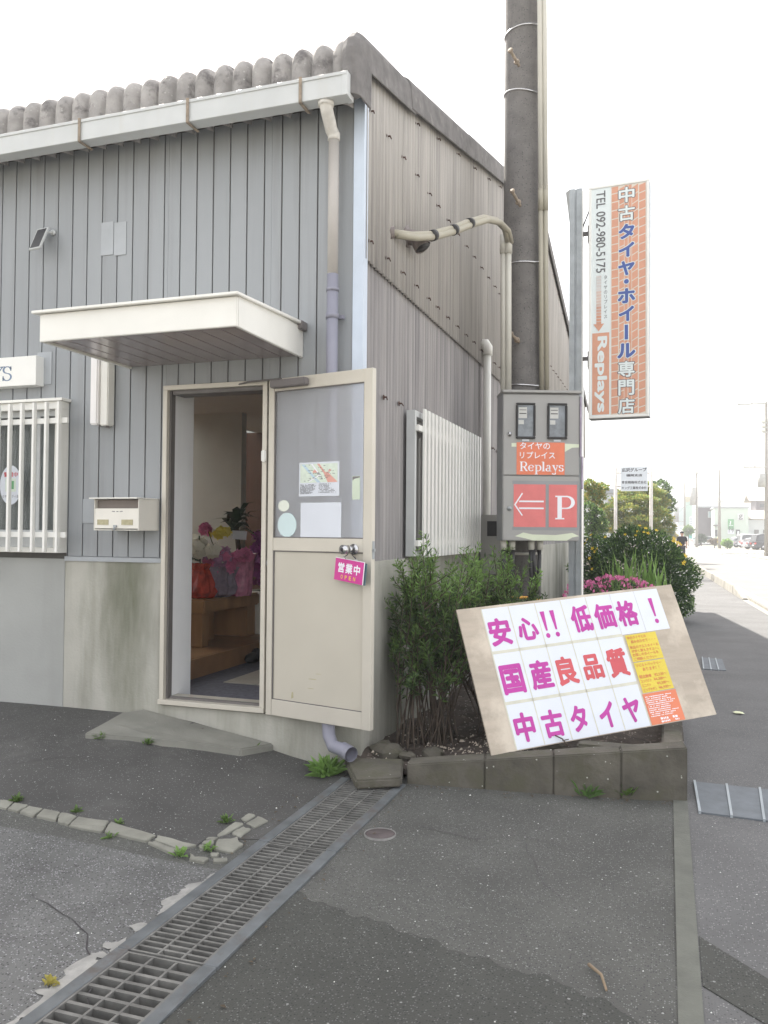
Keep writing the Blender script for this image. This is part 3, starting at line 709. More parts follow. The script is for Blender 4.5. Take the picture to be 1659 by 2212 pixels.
# gable window: white slatted grille in front of dark glass
wy0, wy1, wz0, wz1 = 5.40, 7.33, 1.275, 2.275
b = MB(); xg = GX + .012
b.box(xg, xg + .06, wy0, wy1, wz1 - .04, wz1); b.box(xg, xg + .06, wy0, wy1, wz0, wz0 + .03); b.box(xg, xg + .06, wy0, wy0 + .04, wz0 + .03, wz1 - .04); b.box(xg, xg + .06, wy1 - .04, wy1, wz0 + .03, wz1 - .04)
w2 = b.build('window', 'gutter_pvc', H, label='gable window behind a white slatted grille')
b = MB(); b.box(xg, xg + .02, wy0 + .041, wy1 - .041, wz0 + .031, wz1 - .041); b.build('pane', 'glass_dark', w2)
b = MB()
for z in (wz1 - .12, wz0 + .09): b.box(xg + .061, xg + .085, wy0 + .01, wy1 + .01, z - .02, z + .02)
b.build('grille_rail', 'white_paint', w2)
for i in range(19):
    y = wy0 + .13 + (wy1 - wy0 - .14) * i / 18
    MB().box(xg + .086, xg + .100, y - .026, y + .026, wz0 - .01, wz1 + .02).build('grille_slat', 'white_paint', w2)
# vent pipe, exhaust hood and junction on the gable
py_ = onX(1052, 900, GX + .06).y
b = MB(); b.tube([(GX + .06, py_, 1.2), (GX + .06, py_, onX(1052, 752, GX + .06).z)], .038, 12); zt_ = onX(1050, 740, GX + .06).z
b.tube([(GX - .0, py_, zt_ + .0), (GX + .045, py_, zt_), (GX + .06, py_, zt_ - .03), (GX + .06, py_, zt_ - .11)], .05, 12); b.build('vent_pipe', 'white_warm', H)
p = onX(893, 522, GX + .05)
b = MB(); b.tube([(GX + .005, p.y - .02, p.z + .03), (GX + .07, p.y, p.z + .02), (GX + .12, p.y + .0, p.z - .05)], [.055, .055, .06], 12, cap=False); b.tube([(GX + .004, p.y - .02, p.z + .03), (GX + .02, p.y - .02, p.z + .03)], .075, 12)
b.tube([(GX + .10, p.y, p.z - .02), (GX + .112, p.y, p.z - .04)], .05, 12); b.build('exhaust_hood', 'hood_grey', H)
b = MB(); b.tube([(GX + .119, p.y, p.z - .048), (GX + .1195, p.y, p.z - .049)], .052, 12); b.build('hood_mouth', 'rubber_black', H)

# ------------------------------------------------------------------ doorway and open door
b = MB(); fo = 4.515
b.box(DX0, DX0 + .03, fo, 4.60, DZ0 + .03, DZ1 - .03); b.box(DX1 - .03, DX1, fo, Y1 - .08, DZ0 + .03, DZ1 - .03); b.box(DX0, DX1, fo, Y1, DZ1 - .03, DZ1); b.box(DX0 - .005, DX1 + .002, fo - .01, Y1, DZ0, DZ0 + .03)
df = b.build('door_frame', 'alu_beige', H, bevel=.002, seg=1)
b = MB(); b.box(DX0 + .0305, DX0 + .044, fo + .03, 4.59, DZ0 + .031, DZ1 - .031); b.box(DX0 + .052, DX1 - .0305, fo + .03, Y1 - .04, DZ1 - .055, DZ1 - .031); b.box(DX0 + .052, DX1 - .0305, fo + .04, fo + .06, DZ0 + .0305, DZ0 + .045); b.build('door_stop', 'alu_dark', df)
LM = frame((-2.286, 4.512, .340), (.9727, -.2322, 0), (0, 0, 1)); LW, LH, LT = .752, 2.02, .036
def z5(zx, zy): return pl(LM, 324.05 + zx / 2.731, 783.1 + zy / 2.731)
door = MB(LM); sl_, sr_, br_, mr0, mr1, tr_ = .042, .694, .095, .985, 1.062, 1.945
door.box(0, sl_, 0, LH, -LT, 0); door.box(sr_, LW, 0, LH, -LT, 0)
door.box(sl_, sr_, 0, br_, -LT + .004, -.003); door.box(sl_, sr_, mr0, mr1, -LT + .004, -.003); door.box(sl_, sr_, tr_, LH, -LT + .004, -.003)
door = door.build('door', 'alu_beige', H, bevel=.002, seg=1)
MB(LM).box(sl_, sr_, br_, mr0, -.026, -.012).build('door_panel', 'alu_panel', door)
MB(LM).box(sl_, sr_, mr1, tr_, -.022, -.016).build('door_glass', 'frosted', door)
b = MB(LM)
for x0, x1, y0, y1 in ((sl_, sl_ + .008, br_, mr0), (sl_, sl_ + .008, mr1, tr_), (sl_ + .008, sr_, mr0 - .006, mr0), (sl_ + .008, sr_, mr1, mr1 + .006), (sl_ + .008, sr_, tr_ - .006, tr_), (sr_ - .005, sr_, mr1 + .006, tr_ - .006), (sl_ + .008, sr_, br_, br_ + .005)):
    b.box(x0, x1, y0, y1, -.0115, -.006)
b.build('glazing_bead', 'alu_dark', door)
kx, ky = z5(1203, 1103)
b = MB(LM); b.tube([(kx, ky, -.003), (kx, ky, .006)], .031, 20); b.tube([(kx, ky, .006), (kx - .012, ky, .045)], [.018, .02], 16); b.tube([(kx - .012, ky, .045), (kx - .022, ky, .085)], [.025, .026], 20)
kn = b.build('door_knob', 'steel', door); b = MB(LM); b.tube([(kx - .0222, ky, .0855), (kx - .0224, ky, .0864)], .012, 12); b.build('keyhole', 'ink_black', kn)
a, c = z5(735, 186), z5(940, 122); b = MB(LM); b.box(a[0], c[0], 1.958, 2.003, .001, .05); cl = b.build('door_closer', 'closer_grey', door, bevel=.005)
b = MB(); q = LM @ Vector((.12, 2.01, .03)); b.tube([q, (-2.42, 4.49, DZ1 - .012), (-2.52, 4.53, DZ1 - .02)], .006, 6); b.build('closer_arm', 'alu_dark', door)
b = MB(LM); v = 1.0; b.box(LW + .0005, LW + .002, v - .05, v + .05, -.03, -.008); b.box(LW + .002, LW + .012, v - .008, v + .008, -.024, -.013); b.build('latch_plate', 'galv', door)
b = MB(); p = onY(582, 985, fo); b.box(DX1 - .028, DX1 + .002, fo - .02, fo - .001, p.z - .036, p.z + .036); b.build('door_sensor', 'white_paint', df, bevel=.006)
b = MB(LM); r5 = random.Random(5)                          # rubbed yellow scuffs low on the panel
for zx, zy, w, h in ((832, 1965, .018, .042), (950, 1870, .06, .006), (940, 1925, .05, .004), (985, 1840, .04, .004)):
    u, v = z5(zx, zy); b.add([(u - w / 2, v - h / 2, -.0115), (u + w / 2, v - h / 3, -.0115), (u + w / 2.4, v + h / 2, -.0115), (u - w / 3, v + h / 2.5, -.0115)], [(0, 1, 2, 3)])
b.build('scuff_mark', 'label_tan', door)

# ------------------------------------------------------------------ the room behind the door
def st(mb, name, mat, **k): return mb.build(name, mat, kind='structure', **k)
b = MB(); b.box(-3.36, -1.88, 4.721, 12, .2, .335); st(b, 'interior_floor', 'carpet')
b = MB(); b.box(-3.05, -2.3, 5.35, 6.6, .3352, .342); st(b, 'interior_tile', 'tile_beige')
b = MB(); b.box(-9.9, -3.361, 4.73, 12, .2, .48); st(b, 'raised_floor', 'wood_floor')
b = MB(); b.box(-3.36, -3.33, 4.73, 12, .336, .478); st(b, 'floor_step', 'wood_floor')
b = MB(); b.box(-3.2, -1.9, 8.6, 9.0, .336, .47); st(b, 'floor_step', 'wood_table')
b = MB(); b.box(DX0 - .12, DX0 + .012, 4.7205, 4.86, .336, 2.5); b.box(DX0 + .0008, DX0 + .012, 4.601, 4.72, DZ0 + .031, DZ1 - .031); st(b, 'interior_jamb', 'jamb_white')
b = MB(); b.box(-6.2, -4.02, 7.35, 7.45, .48, 2.62); st(b, 'interior_wall', 'interior_wall')
b = MB(); b.box(-6.2, -1.881, 8.95, 9.0, .3, 2.62); st(b, 'interior_partition', 'wood_dark')
b = MB(); b.box(-1.88, -1.87, 4.73, 12, .2, 2.62); st(b, 'interior_wall', 'interior_wall')
b = MB(); b.box(-9.9, -1.87, 11.9, 12, .2, 2.62); st(b, 'interior_wall', 'wood_dark')
b = MB(); b.box(-10, -9.9, 4.73, 12, .2, 4.2); st(b, 'interior_wall', 'interior_wall')
b = MB(); b.box(-4.7, -1.86, 4.73, 12.02, 2.62, 2.68); st(b, 'interior_ceiling', 'interior_ceiling')  # stops short on the left, open to the added skylight sheets
# ------------------------------------------------------------------ things inside the doorway
T = thing('table', 'heavy wooden table with thick top inside the doorway', 'table', (-3.9, 6.4, .48))
tx0, tx1, ty0, ty1, tz = -5.2, -3.56, 5.92, 6.92, .87
b = MB(); b.box(tx0, tx1, ty0, ty1, tz - .11, tz); b.build('tabletop', 'wood_table', T, bevel=.012)
for x0, x1, y0, y1 in ((tx1 - .42, tx1 - .04, ty0 + .03, ty0 + .14), (tx1 - .42, tx1 - .04, ty1 - .2, ty1 - .04), (tx0 + .04, tx0 + .3, ty0 + .04, ty0 + .14), (tx0 + .04, tx0 + .3, ty1 - .14, ty1 - .04)):
    MB().box(x0, x1, y0, y1, .481, tz - .111).build('leg', 'wood_table', T, bevel=.006, seg=1)
b = MB(); b.box(tx0 + .2, tx1 - .22, 6.35, 6.45, .481, tz - .112); b.build('centre_board', 'wood_table', T)
def crumple(c, prof, seed, amp, n=26):
    r = random.Random(seed); k = len(prof); vs = []; fs = []; ph = [r.uniform(0, 6.28) for _ in range(4)]
    for i, (rad, z) in enumerate(prof):
        for j in range(n):
            t = 2 * math.pi * j / n; q = rad * (1 + amp * (.5 * math.sin(7 * t + ph[0]) + .5 * math.sin(11 * t + ph[1] + i)) + r.uniform(-amp, amp) * .5)
            vs.append((c[0] + q * math.cos(t), c[1] + q * math.sin(t), c[2] + z + r.uniform(-.006, .006)))
    for i in range(k - 1):
        for j in range(n): fs.append((i * n + j, i * n + (j + 1) % n, (i + 1) * n + (j + 1) % n, (i + 1) * n + j))
    mb = MB(); mb.add(vs, fs); mb.add([(c[0], c[1], c[2])] + vs[:n], [(0, 1 + (j + 1) % n, 1 + j) for j in range(n)]); return mb
def petals(mb, c, r, rad, nf, k_=1.0):
    """orchid-like flowers: five rounded petals each, spread over a blob"""
    for _ in range(nf):
        d = Vector((r.gauss(0, 1), r.gauss(0, 1), r.gauss(0, 1))).normalized(); p = Vector(c) + Vector((d.x * rad[0], d.y * rad[1], d.z * rad[2])) * r.uniform(.6, 1)
        f = (d + Vector((.3, -.8, .1))).normalized(); a = f.orthogonal().normalized(); b2 = f.cross(a); s = r.uniform(.022, .032) * k_
        for k in range(5):
            t = k * 1.2566 + r.uniform(0, .3); u = a * math.cos(t) + b2 * math.sin(t); w = f.cross(u)
            mb.add([p, p + u * s * .6 - w * s * .5 + f * .004, p + u * s * 1.2 + f * .006, p + u * s * .6 + w * s * .5 + f * .004], [(0, 1, 2, 3)])
def pt(px, py, Y): return onY(px, py, Y)
r = random.Random(3)
c = pt(432, 1287, 6.15); c.z = tz + .002
T = thing('potted_orchid', 'white orchid in crumpled red wrapping on the wooden table', 'potted flower', c, 'gift flowers inside the doorway')
crumple(c, [(.11, 0), (.14, .05), (.13, .12), (.10, .19), (.075, .24), (.10, .29)], 1, .12).build('wrapping', 'wrap_red', T)
b = MB(); q = pt(430, 1183, 6.15); petals(b, (q.x, q.y - .06, q.z), r, (.11, .08, .10), 44, 1.5); petals(b, (q.x + .15, q.y - .04, q.z - .01), r, (.06, .05, .06), 16, 1.5); b.build('blossom', 'petal_white', T, kind='stuff')
b = MB(); b.tube([(c.x, c.y, tz + .2), (q.x, q.y + .02, q.z - .1), (q.x, q.y, q.z + .1)], .006, 6)
for k in range(5):
    t = 2.3 + k * .5; b.add([(c.x, c.y, tz + .3), (c.x + .12 * math.cos(t), c.y + .12 * math.sin(t) - .03, tz + .40), (c.x + .24 * math.cos(t), c.y + .2 * math.sin(t), tz + .33), (c.x + .13 * math.cos(t + .35), c.y + .13 * math.sin(t + .3), tz + .34)], [(0, 1, 2, 3)])
b.build('leaf', 'leaf_indoor', T)
b = MB(); q = pt(409, 1145, 6.2); b.box(q.x - .012, q.x + .012, q.y, q.y + .002, q.z - .12, q.z + .08); b.build('gift_tag', 'petal_pink', T)
c = pt(520, 1273, 6.45); c.z = tz + .002
T = thing('potted_plant', 'tall green dracaena with white tag in glossy pink wrapping on the table', 'potted plant', c, 'gift flowers inside the doorway')
crumple(c, [(.085, 0), (.10, .04), (.105, .16), (.11, .27), (.12, .33), (.14, .37)], 2, .06).build('wrapping', 'wrap_pink', T)
b = MB(); q = pt(510, 1135, 6.45); b.tube([(c.x, c.y, tz + .2), (q.x, q.y, q.z)], .022, 8); b.build('stem', 'bark', T)
b = MB()
for k in range(22):
    t = r.uniform(0, 6.28); L_ = r.uniform(.16, .27); up = r.uniform(-.1, 1.0); d = Vector((math.cos(t), math.sin(t), 0)); s = d.cross(Vector((0, 0, 1))) * .038
    p0 = q + Vector((0, 0, r.uniform(-.06, .08))); p1 = p0 + d * L_ * .5 + Vector((0, 0, .55 * L_ * (up + .3))); p2 = p0 + d * L_ + Vector((0, 0, L_ * (up - .15)))
    b.add([p0 - s * .3, p1 - s, p2, p1 + s, p0 + s * .3], [(0, 1, 2, 3, 4)])
b.build('leaf_crown', 'leaf_indoor', T, kind='stuff')
b = MB(frame(pt(505, 1157, 6.38), (1, 0, -.06), (0, .1, 1))); b.box(-.01, .125, -.03, .045, 0, .003); b.build('gift_tag', 'paper', T)
c = pt(478, 1283, 6.3); c.z = tz + .002
T = thing('flower_arrangement', 'low flower arrangement in lilac wrapping between the red and pink pots', 'potted flower', c, 'gift flowers inside the doorway')
crumple(c, [(.06, 0), (.12, .03), (.14, .09), (.11, .16), (.14, .26)], 4, .14).build('wrapping', 'wrap_lilac', T)
b = MB(); petals(b, (c.x - .03, c.y - .1, tz + .09), r, (.07, .03, .05), 12); b.build('blossom', 'petal_white', T, kind='stuff')
b = MB(); petals(b, (c.x + .0, c.y - .06, tz + .33), r, (.17, .06, .10), 60, 1.3); petals(b, (c.x - .1, c.y - .1, tz + .2), r, (.06, .03, .06), 12, 1.2); b.build('blossom', 'petal_lilac', T, kind='stuff')
b = MB(); petals(b, (c.x + .02, c.y - .08, tz + .30), r, (.16, .06, .12), 36, 1.2); petals(b, (c.x + .2, c.y - .02, tz + .36), r, (.10, .05, .05), 20, 1.2); b.build('blossom', 'petal_pink', T, kind='stuff')
b = MB(); q = pt(473, 1150, 6.3); petals(b, (q.x, q.y, q.z), r, (.09, .03, .035), 16, 1.3); b.build('blossom', 'ribbon_yellow', T, kind='stuff')
b = MB(); q = pt(441, 1143, 6.3); petals(b, (q.x, q.y, q.z), r, (.05, .03, .045), 12, 1.4); b.build('blossom', 'petal_pink', T, kind='stuff')
b = MB(); b.tube([(c.x, c.y, tz + .25), (q.x + .03, q.y, q.z)], .004, 5); b.build('wire', 'leaf_indoor', T)
c = pt(566, 1330, 7.0); c.z = .482
T = thing('potted_orchid', 'purple orchid in a white pot standing beside the table end', 'potted flower', c, 'gift flowers inside the doorway')
b = MB(); b.lathe(c, [(.1, 0), (.13, .22), (.135, .4), (.11, .4)], 18); b.build('pot', 'paper_warm', T)
b = MB()
for px, py in ((556, 1165), (568, 1150), (562, 1190), (573, 1185), (554, 1215), (566, 1222), (574, 1250), (560, 1248), (572, 1215), (578, 1165), (580, 1195), (582, 1225)):
    q = pt(px - 4, py, 6.8); petals(b, q, r, (.07, .06, .06), 12, 1.4)
b.build('blossom', 'petal_purple', T, kind='stuff')
b = MB(); b.tube([(c.x, c.y, .85), pt(562, 1160, 7.0)], .006, 6); b.build('stem', 'leaf_indoor', T)
b = MB()
q = onZ(547, 1427, .36)
T = thing('shoe', 'pair of dark shoes left on the entrance floor by the step', 'shoes', (q.x, q.y, .343))
for dx in (0, .13):
    b = MB(); b.ball((q.x + dx, q.y, .385), .05, .13, .045, 10, 6); b.ball((q.x + dx, q.y + .06, .41), .045, .06, .05, 8, 5); b.build('shoe_body', 'shoe', T)
T = thing('cupboard', 'dark brown wooden cupboard in the back of the room', 'cupboard', (-3.4, 8.7, .48))
b = MB(); b.box(-3.85, -2.6, 8.5, 8.94, .475, 2.1); b.build('body', 'wood_dark', T, bevel=.01)
for x in (-3.83, -3.22):
    MB().box(x, x + .59, 8.475, 8.499, .52, 2.06).build('cupboard_door', 'wood_dark', T, bevel=.006)
q = pt(556, 1140, 8.1)
T = thing('chair', 'pale rounded chair back behind the purple orchid', 'chair', (q.x, 8.2, .48))
b = MB(); vs = []; 
for i in range(13):
    a = math.pi * i / 12; vs.append((q.x + .32 - .34 * math.cos(a), .95 + (q.z - .9) * math.sin(a) ** .6))
b2 = MB(frame((0, 8.2, 0), (1, 0, 0), (0, 0, 1))); b2.prism(vs, -.03, .03); b2.build('backrest', 'wood_floor', T, bevel=.01)
b = MB(); b.box(q.x + .0, q.x + .62, 8.17, 8.45, .88, .95); b.build('seat', 'wood_dark', T)
for xx in (q.x + .02, q.x + .58): MB().box(xx, xx + .04, 8.3, 8.35, .475, .88).build('leg', 'wood_dark', T)

# ------------------------------------------------------------------ things on the front wall
p, q = onY(203, 1078, 4.33), onY(303, 1146, 4.33)
my = 4.33; x0, x1, z1, z0 = onY(203, 1080, my).x, onY(300, 1080, my).x, onY(250, 1078, my).z, onY(250, 1146, my).z
T = thing('mailbox', 'cream metal mailbox with two tan windows on the grey wall', 'mailbox', ((x0 + x1) / 2, 4.45, z0))
b = MB(); b.box(x0, x0 + .006, my, WY - .001, z0, z1); b.box(x1 - .006, x1, my, WY - .001, z0, z1); b.box(x0 + .006, x1 - .006, WY - .008, WY - .001, z0, z1)
b.box(x0 + .006, x1 - .006, my, WY - .008, z0, z0 + .006); b.box(x0 + .006, x1 - .006, my + .003, my + .008, z0 + .012, z1 - .058); b.build('body', 'mail_ivory', T, bevel=.002, seg=1)
b = MB(); b.box(x0 - .02, x1 + .006, my - .028, WY - .002, z1 + .0005, z1 + .009); b.build('lid', 'white_warm', T, bevel=.003)
b = MB(); b.box(x0 + .008, x1 - .008, my + .03, my + .035, z1 - .07, z1 - .004); b.build('slot_flap', 'mail_dark', T)
W = wallf(x0, my + .003, z0); w = x1 - x0; h = z1 - z0
for a in (.08, .62): MB(W).box(a * w, (a + .25) * w, .035, .068, .0005, .003).build('name_window', 'label_tan', T)
b = MB(W); b.box(.46 * w, .52 * w, .02, .034, .0005, .012); b.tube([(.49 * w, .02, .008), (.5 * w, .006, .012), (.48 * w, .0, .012), (.47 * w, .018, .01)], .003, 6); b.build('padlock', 'galv', T)
b = MB(W); dashes(b, .37 * w, .115, .64 * w, .007, random.Random(2), .0008); b.build('lettering', 'ink_grey', T)
# tube lamp
p = onY(196, 918, 4.47); q = onY(222, 757, 4.47)
T = thing('wall_lamp', 'long white tube lamp standing upright on the siding under the canopy end', 'wall lamp', (p.x + .05, 4.5, p.z))
xl = p.x; xr = onY(237, 900, 4.5).x
b = MB(); b.box(xl, xl + .06, 4.455, 4.535, p.z, p.z + .57); b.build('diffuser', 'tube_white', T, bevel=.008)
b = MB(); b.box(xl + .0605, xr, 4.478, 4.548, p.z - .004, p.z + .574); b.build('housing', 'white_warm', T, bevel=.006)
b = MB(); b.tube([(xr - .03, 4.52, p.z - .004), (xr - .03, 4.52, p.z - .016)], .012, 10); b.tube([(xl + .05, 4.5, p.z - .0), (xl + .05, 4.5, p.z - .012)], .007, 8); b.build('pull_switch', 'closer_grey', T)
# name board with blue serif letters
sy = 4.47; xr = onY(77.5, 800, sy).x; z1, z0 = onY(77, 767.5, sy).z, onY(77, 831, sy).z
T = thing('name_board', 'white name board with blue serif letters above the barred window', 'sign', (xr - .5, 4.5, z0))
b = MB(); b.box(xr - 1.25, xr, sy, WY - .001, z0, z1); b.build('panel', 'white_paint', T, bevel=.002, seg=1)
W = wallf(xr, sy - .0006, z0); b = MB(W)
u0 = onY(9, 806, sy).x - xr; u1 = onY(29, 806, sy).x - xr; v0 = onY(19, 823, sy).z - z0; v1 = onY(19, 791, sy).z - z0
xh = (v1 - v0) / 1.5; ws = (u1 - u0) / (.66 * xh); serif(b, 'S', u0 - .02, v0, xh, 0, ws); b.build('letter', 'ink_navy', T); b = MB(W); serif(b, 'Y', u0 - 1.3 * xh * ws + .015, v0, xh, 0, ws); b.build('letter', 'ink_navy', T)
# small solar lamp
c = onY(83, 514.5, 4.40); F_ = frame(c, (.96, -.1, .03), (.28, .45, .82)) @ Matrix.Diagonal((1.22, 1.22, 1, 1))
c = onY(83, 514.5, 4.46); F_ = frame(c, (.96, -.1, .03), (.28, .36, .85)) @ Matrix.Diagonal((1.2, 1.2, 1, 1)); T = thing('solar_lamp', 'small tilted solar lamp with dark panel high on the siding', 'lamp', (c.x, 4.5, c.z))
b = MB(F_); b.box(-.043, .043, -.076, .076, -.014, 0); b.build('panel_frame', 'gutter_pvc', T, bevel=.003)
b = MB(F_); b.box(-.034, .034, -.066, .066, .0005, .002); b.build('solar_cell', 'solar_cell', T)
b = MB(); b.tube([F_ @ Vector((.02, .04, -.014)), (c.x + .05, 4.525, c.z + .06), (c.x + .05, 4.548, c.z + .06)], .008, 8); b.tube([(c.x + .05, 4.535, c.z + .06), (c.x + .05, 4.548, c.z + .06)], .02, 12); b.build('bracket', 'gutter_pvc', T)
# window sticker between the grille bars
c = onY(100 / 4.3126, 729 + 1375 / 4.3126, 4.53); W = wallf(c.x, 4.530, c.z)
b = MB(W); b.disc((0, 0), .092, .135, 32, .0003); st_ = b.build('sticker', 'paper', None, label='oval white security sticker with green square inside the barred window', cat='sticker')
b = MB(W); line(b, '警備中', -.06, .055, .12, .034, .02, .0009); b.build('lettering', 'ink_red', st_)
b = MB(W); b.rect(-.045, -.045, .045, .045, .0008); b.build('green_square', 'map_green', st_)
b = MB(W); b.rect(-.028, -.028, .028, .028, .0011); b.build('green_mark', 'sign_green', st_)
b = MB(W); line(b, 'セキュリティ会', -.07, -.088, .14, .022, .0, .0009); b.build('lettering', 'ink_grey', st_)

# ------------------------------------------------------------------ papers and the open sign on the door
def rel(zx, zy): return z5(zx, zy)
def uvbox(Z): a, c = z5(Z[0], Z[3]), z5(Z[2], Z[1]); return a[0], a[1], c[0], c[1]
def sheet_on(name, label, cat, zbox, mat, z=-.0150):
    x0, y0, x1, y1 = uvbox(zbox); b = MB(LM); b.box(x0, x1, y0, y1, z, z + .0006); return b.build(name, mat, None, label=label, cat=cat), x0, y0, x1, y1, z + .0012
o, x0, y0, x1, y1, z = sheet_on('map_poster', 'printed street map sheet taped to the frosted door glass', 'poster', (870, 580, 1109, 790), 'paper')
w, h = x1 - x0, y1 - y0; mp = lambda a, c: (x0 + a * w, y1 - c * h)
def poly(mb, pts, z): mb.add([(*mp(*p), z) for p in pts], [tuple(range(len(pts)))])
b = MB(LM); poly(b, [(.03, .6), (.96, .6), (.96, .05), (.03, .05)], z); b.build('map_print', 'map_green', o)
b = MB(LM); poly(b, [(.06, .06), (.14, .06), (.40, .42), (.55, .6), (.46, .6), (.3, .38)], z + .0005); b.build('map_print', 'map_blue', o)
b = MB(LM); poly(b, [(.45, .05), (.51, .05), (.66, .3), (.72, .3), (.95, .58), (.95, .6), (.72, .6), (.62, .33)], z + .0005); poly(b, [(.41, .2), (.5, .3), (.36, .32), (.34, .28)], z + .0005); poly(b, [(.74, .24), (.8, .22), (.79, .28), (.73, .3)], z + .0005); b.build('map_print', 'map_red', o)
b = MB(LM)
for a in ((.3, .05, .34, .05, .56, .42, .53, .42), (.25, .55, .27, .57, .55, .38, .53, .36)): poly(b, [(a[0], a[1]), (a[2], a[3]), (a[4], a[5]), (a[6], a[7])], z + .0007)
b.build('map_print', 'ink_white', o)
b = MB(LM); rr = random.Random(8)
for _ in range(34): u, v = rr.uniform(.04, .85), rr.uniform(.08, .56); q = mp(u, v); dashes(b, q[0], q[1], q[0] + rr.uniform(.012, .028), .004, rr, z + .001)
for k in range(9): q = mp(.03, .67 + .032 * k); dashes(b, q[0], q[1], q[0] + w * rr.uniform(.25, .42), .0045, rr, z + .001)
for k in range(7): q = mp(.5, .66 + .04 * k); dashes(b, q[0], q[1], q[0] + w * rr.uniform(.25, .45), .0045, rr, z + .001)
b.build('map_lettering', 'ink_grey', o)
sheet_on('paper_sheet', 'blank bluish white sheet on the door glass under the map', 'paper', (878, 824, 1120, 1033), 'paper')
o, x0, y0, x1, y1, z = sheet_on('sticker', 'narrow pale green sticker near the right stile of the door glass', 'sticker', (1184, 668, 1231, 808), 'sticker_green')
b = MB(LM); b.add([(x0 + .002, y1 - .002, z), (x1 - .002, y1 - .002, z), (x1 - .002, y1 - .008, z), (x0 + .012, y1 - .016, z), (x0 + .002, y1 - .028, z)], [(0, 1, 2, 3, 4)]); b.build('torn_corner', 'closer_grey', o)
u, v = z5(780, 845); u2 = z5(813, 845)[0]; b = MB(LM); b.disc((u, v), u2 - u, .034, 32, -.0146); b.build('sticker', 'sticker_cream', None, label='small round cream sticker at the hinge side of the door glass', cat='sticker')
u, v = z5(799, 958); u2 = z5(855, 958)[0]; b = MB(LM); b.disc((u, v), u2 - u, .073, 40, -.0148); b.build('sticker', 'sticker_cyan', None, label='large pale blue oval sticker under the round cream one', cat='sticker')
a, c = z5(1117, 1167), z5(1289, 1303); cx_, cy_ = (a[0] + c[0]) / 2, (a[1] + c[1]) / 2
OM = LM @ Matrix.Translation((cx_, cy_ + .005, .045)) @ Matrix.Rotation(math.radians(-6), 4, 'Z') @ Matrix.Rotation(math.radians(-10), 4, 'Y')
T = thing('open_sign', 'magenta open sign hanging from the door knob', 'sign', OM.translation)
ow, oh = .112, .062
b = MB(OM); b.box(-ow, ow, -oh, oh, 0, .003); b.build('front_plate', 'ink_open', T)
b = MB(OM); b.box(-ow + .012, ow + .010, -oh - .002, oh - .004, -.012, -.008); b.build('back_plate', 'ink_teal', T)
b = MB(OM); b.box(-ow - .001, ow + .001, oh + .0002, oh + .003, -.001, .004); b.box(ow + .0002, ow + .003, -oh, oh, -.001, .004); b.build('white_edge', 'ink_white', T)
b = MB(OM)
for i, ch in enumerate('営業中'): char(b, ch, -.062 + .062 * i, .012, .056, .058, .03, .0036)
b.build('lettering', 'ink_white', T)
b = MB(OM)
for i, ch in enumerate('OPEN'): line(b, ch, -.06 + .033 * i, -.05, .017, .023, .03, .0036)
b.build('lettering', 'ink_gold', T)
b = MB(OM)
for x in (-.045, .045): b.tube([(x + .014 * math.cos(t / 2.5), oh - .004 + .02 * abs(math.sin(t / 5)), .0015 + .003 * math.sin(t / 2.5)) for t in range(16)], .0015, 5)
b.build('ring', 'steel', T)
b = MB(); kw = LM @ Vector((kx - .002, ky, .03))
for x, dz in ((-.045, 0), (.045, 0)): b.tube([OM @ Vector((x, oh + .014, .002)), LM @ Vector((kx - .022 + .03 * (x > 0), ky - .03, .03)), LM @ Vector((kx + (.02 if x > 0 else -.02), ky + .012, .028))], .003, 6)
b.build('cord', 'ink_black', T)

# ------------------------------------------------------------------ doorstep, edging stones, drain
P = [onG(px, py, .035) for px, py in ((182, 1598), (228, 1574), (262, 1552), (325, 1540), (594, 1583), (520, 1633), (350, 1612))]
P[3].y = min(P[3].y, 4.536); P[4] = Vector((onY(592, 1583, 4.536).x, 4.536, 0))
b = MB(); b.slabpoly([(p.x, p.y, g(p.x, p.y) + .012 + .03 * sm((p.x + 3.6) / .5)) for p in P], .09); b.build('doorstep', 'concrete', None, bevel=.008, label='worn flat concrete slab in front of the door', cat='doorstep')
E_ = thing('edging', 'cracked pale concrete edging bordering the dark forecourt asphalt', 'edging', onG(420, 1838))
r = random.Random(12)
def stone(pts, h=.012):
    P = [onG(*p) for p in pts]; c = sum(P, Vector()) / len(P); Q = []
    for i in range(len(P)):                      # shrink a little, roughen the outline
        a, d = P[i], P[(i + 1) % len(P)]
        for t in (0, .33, .66):
            q = a.lerp(d, t); q = c + (q - c) * (1 - .005 / max(.05, (q - c).length)) + Vector((r.uniform(-.004, .004), r.uniform(-.004, .004), 0)); Q.append((q.x, q.y, gz(q.x, q.y) + h + r.uniform(-.001, .002)))
    MB().slabpoly(Q, .06).build('edging_stone', 'kerb_concrete', E_, bevel=.003, seg=1)
zk = lambda zx, zy: (zx / 2.7927, 1674.1 + zy / 2.7927)
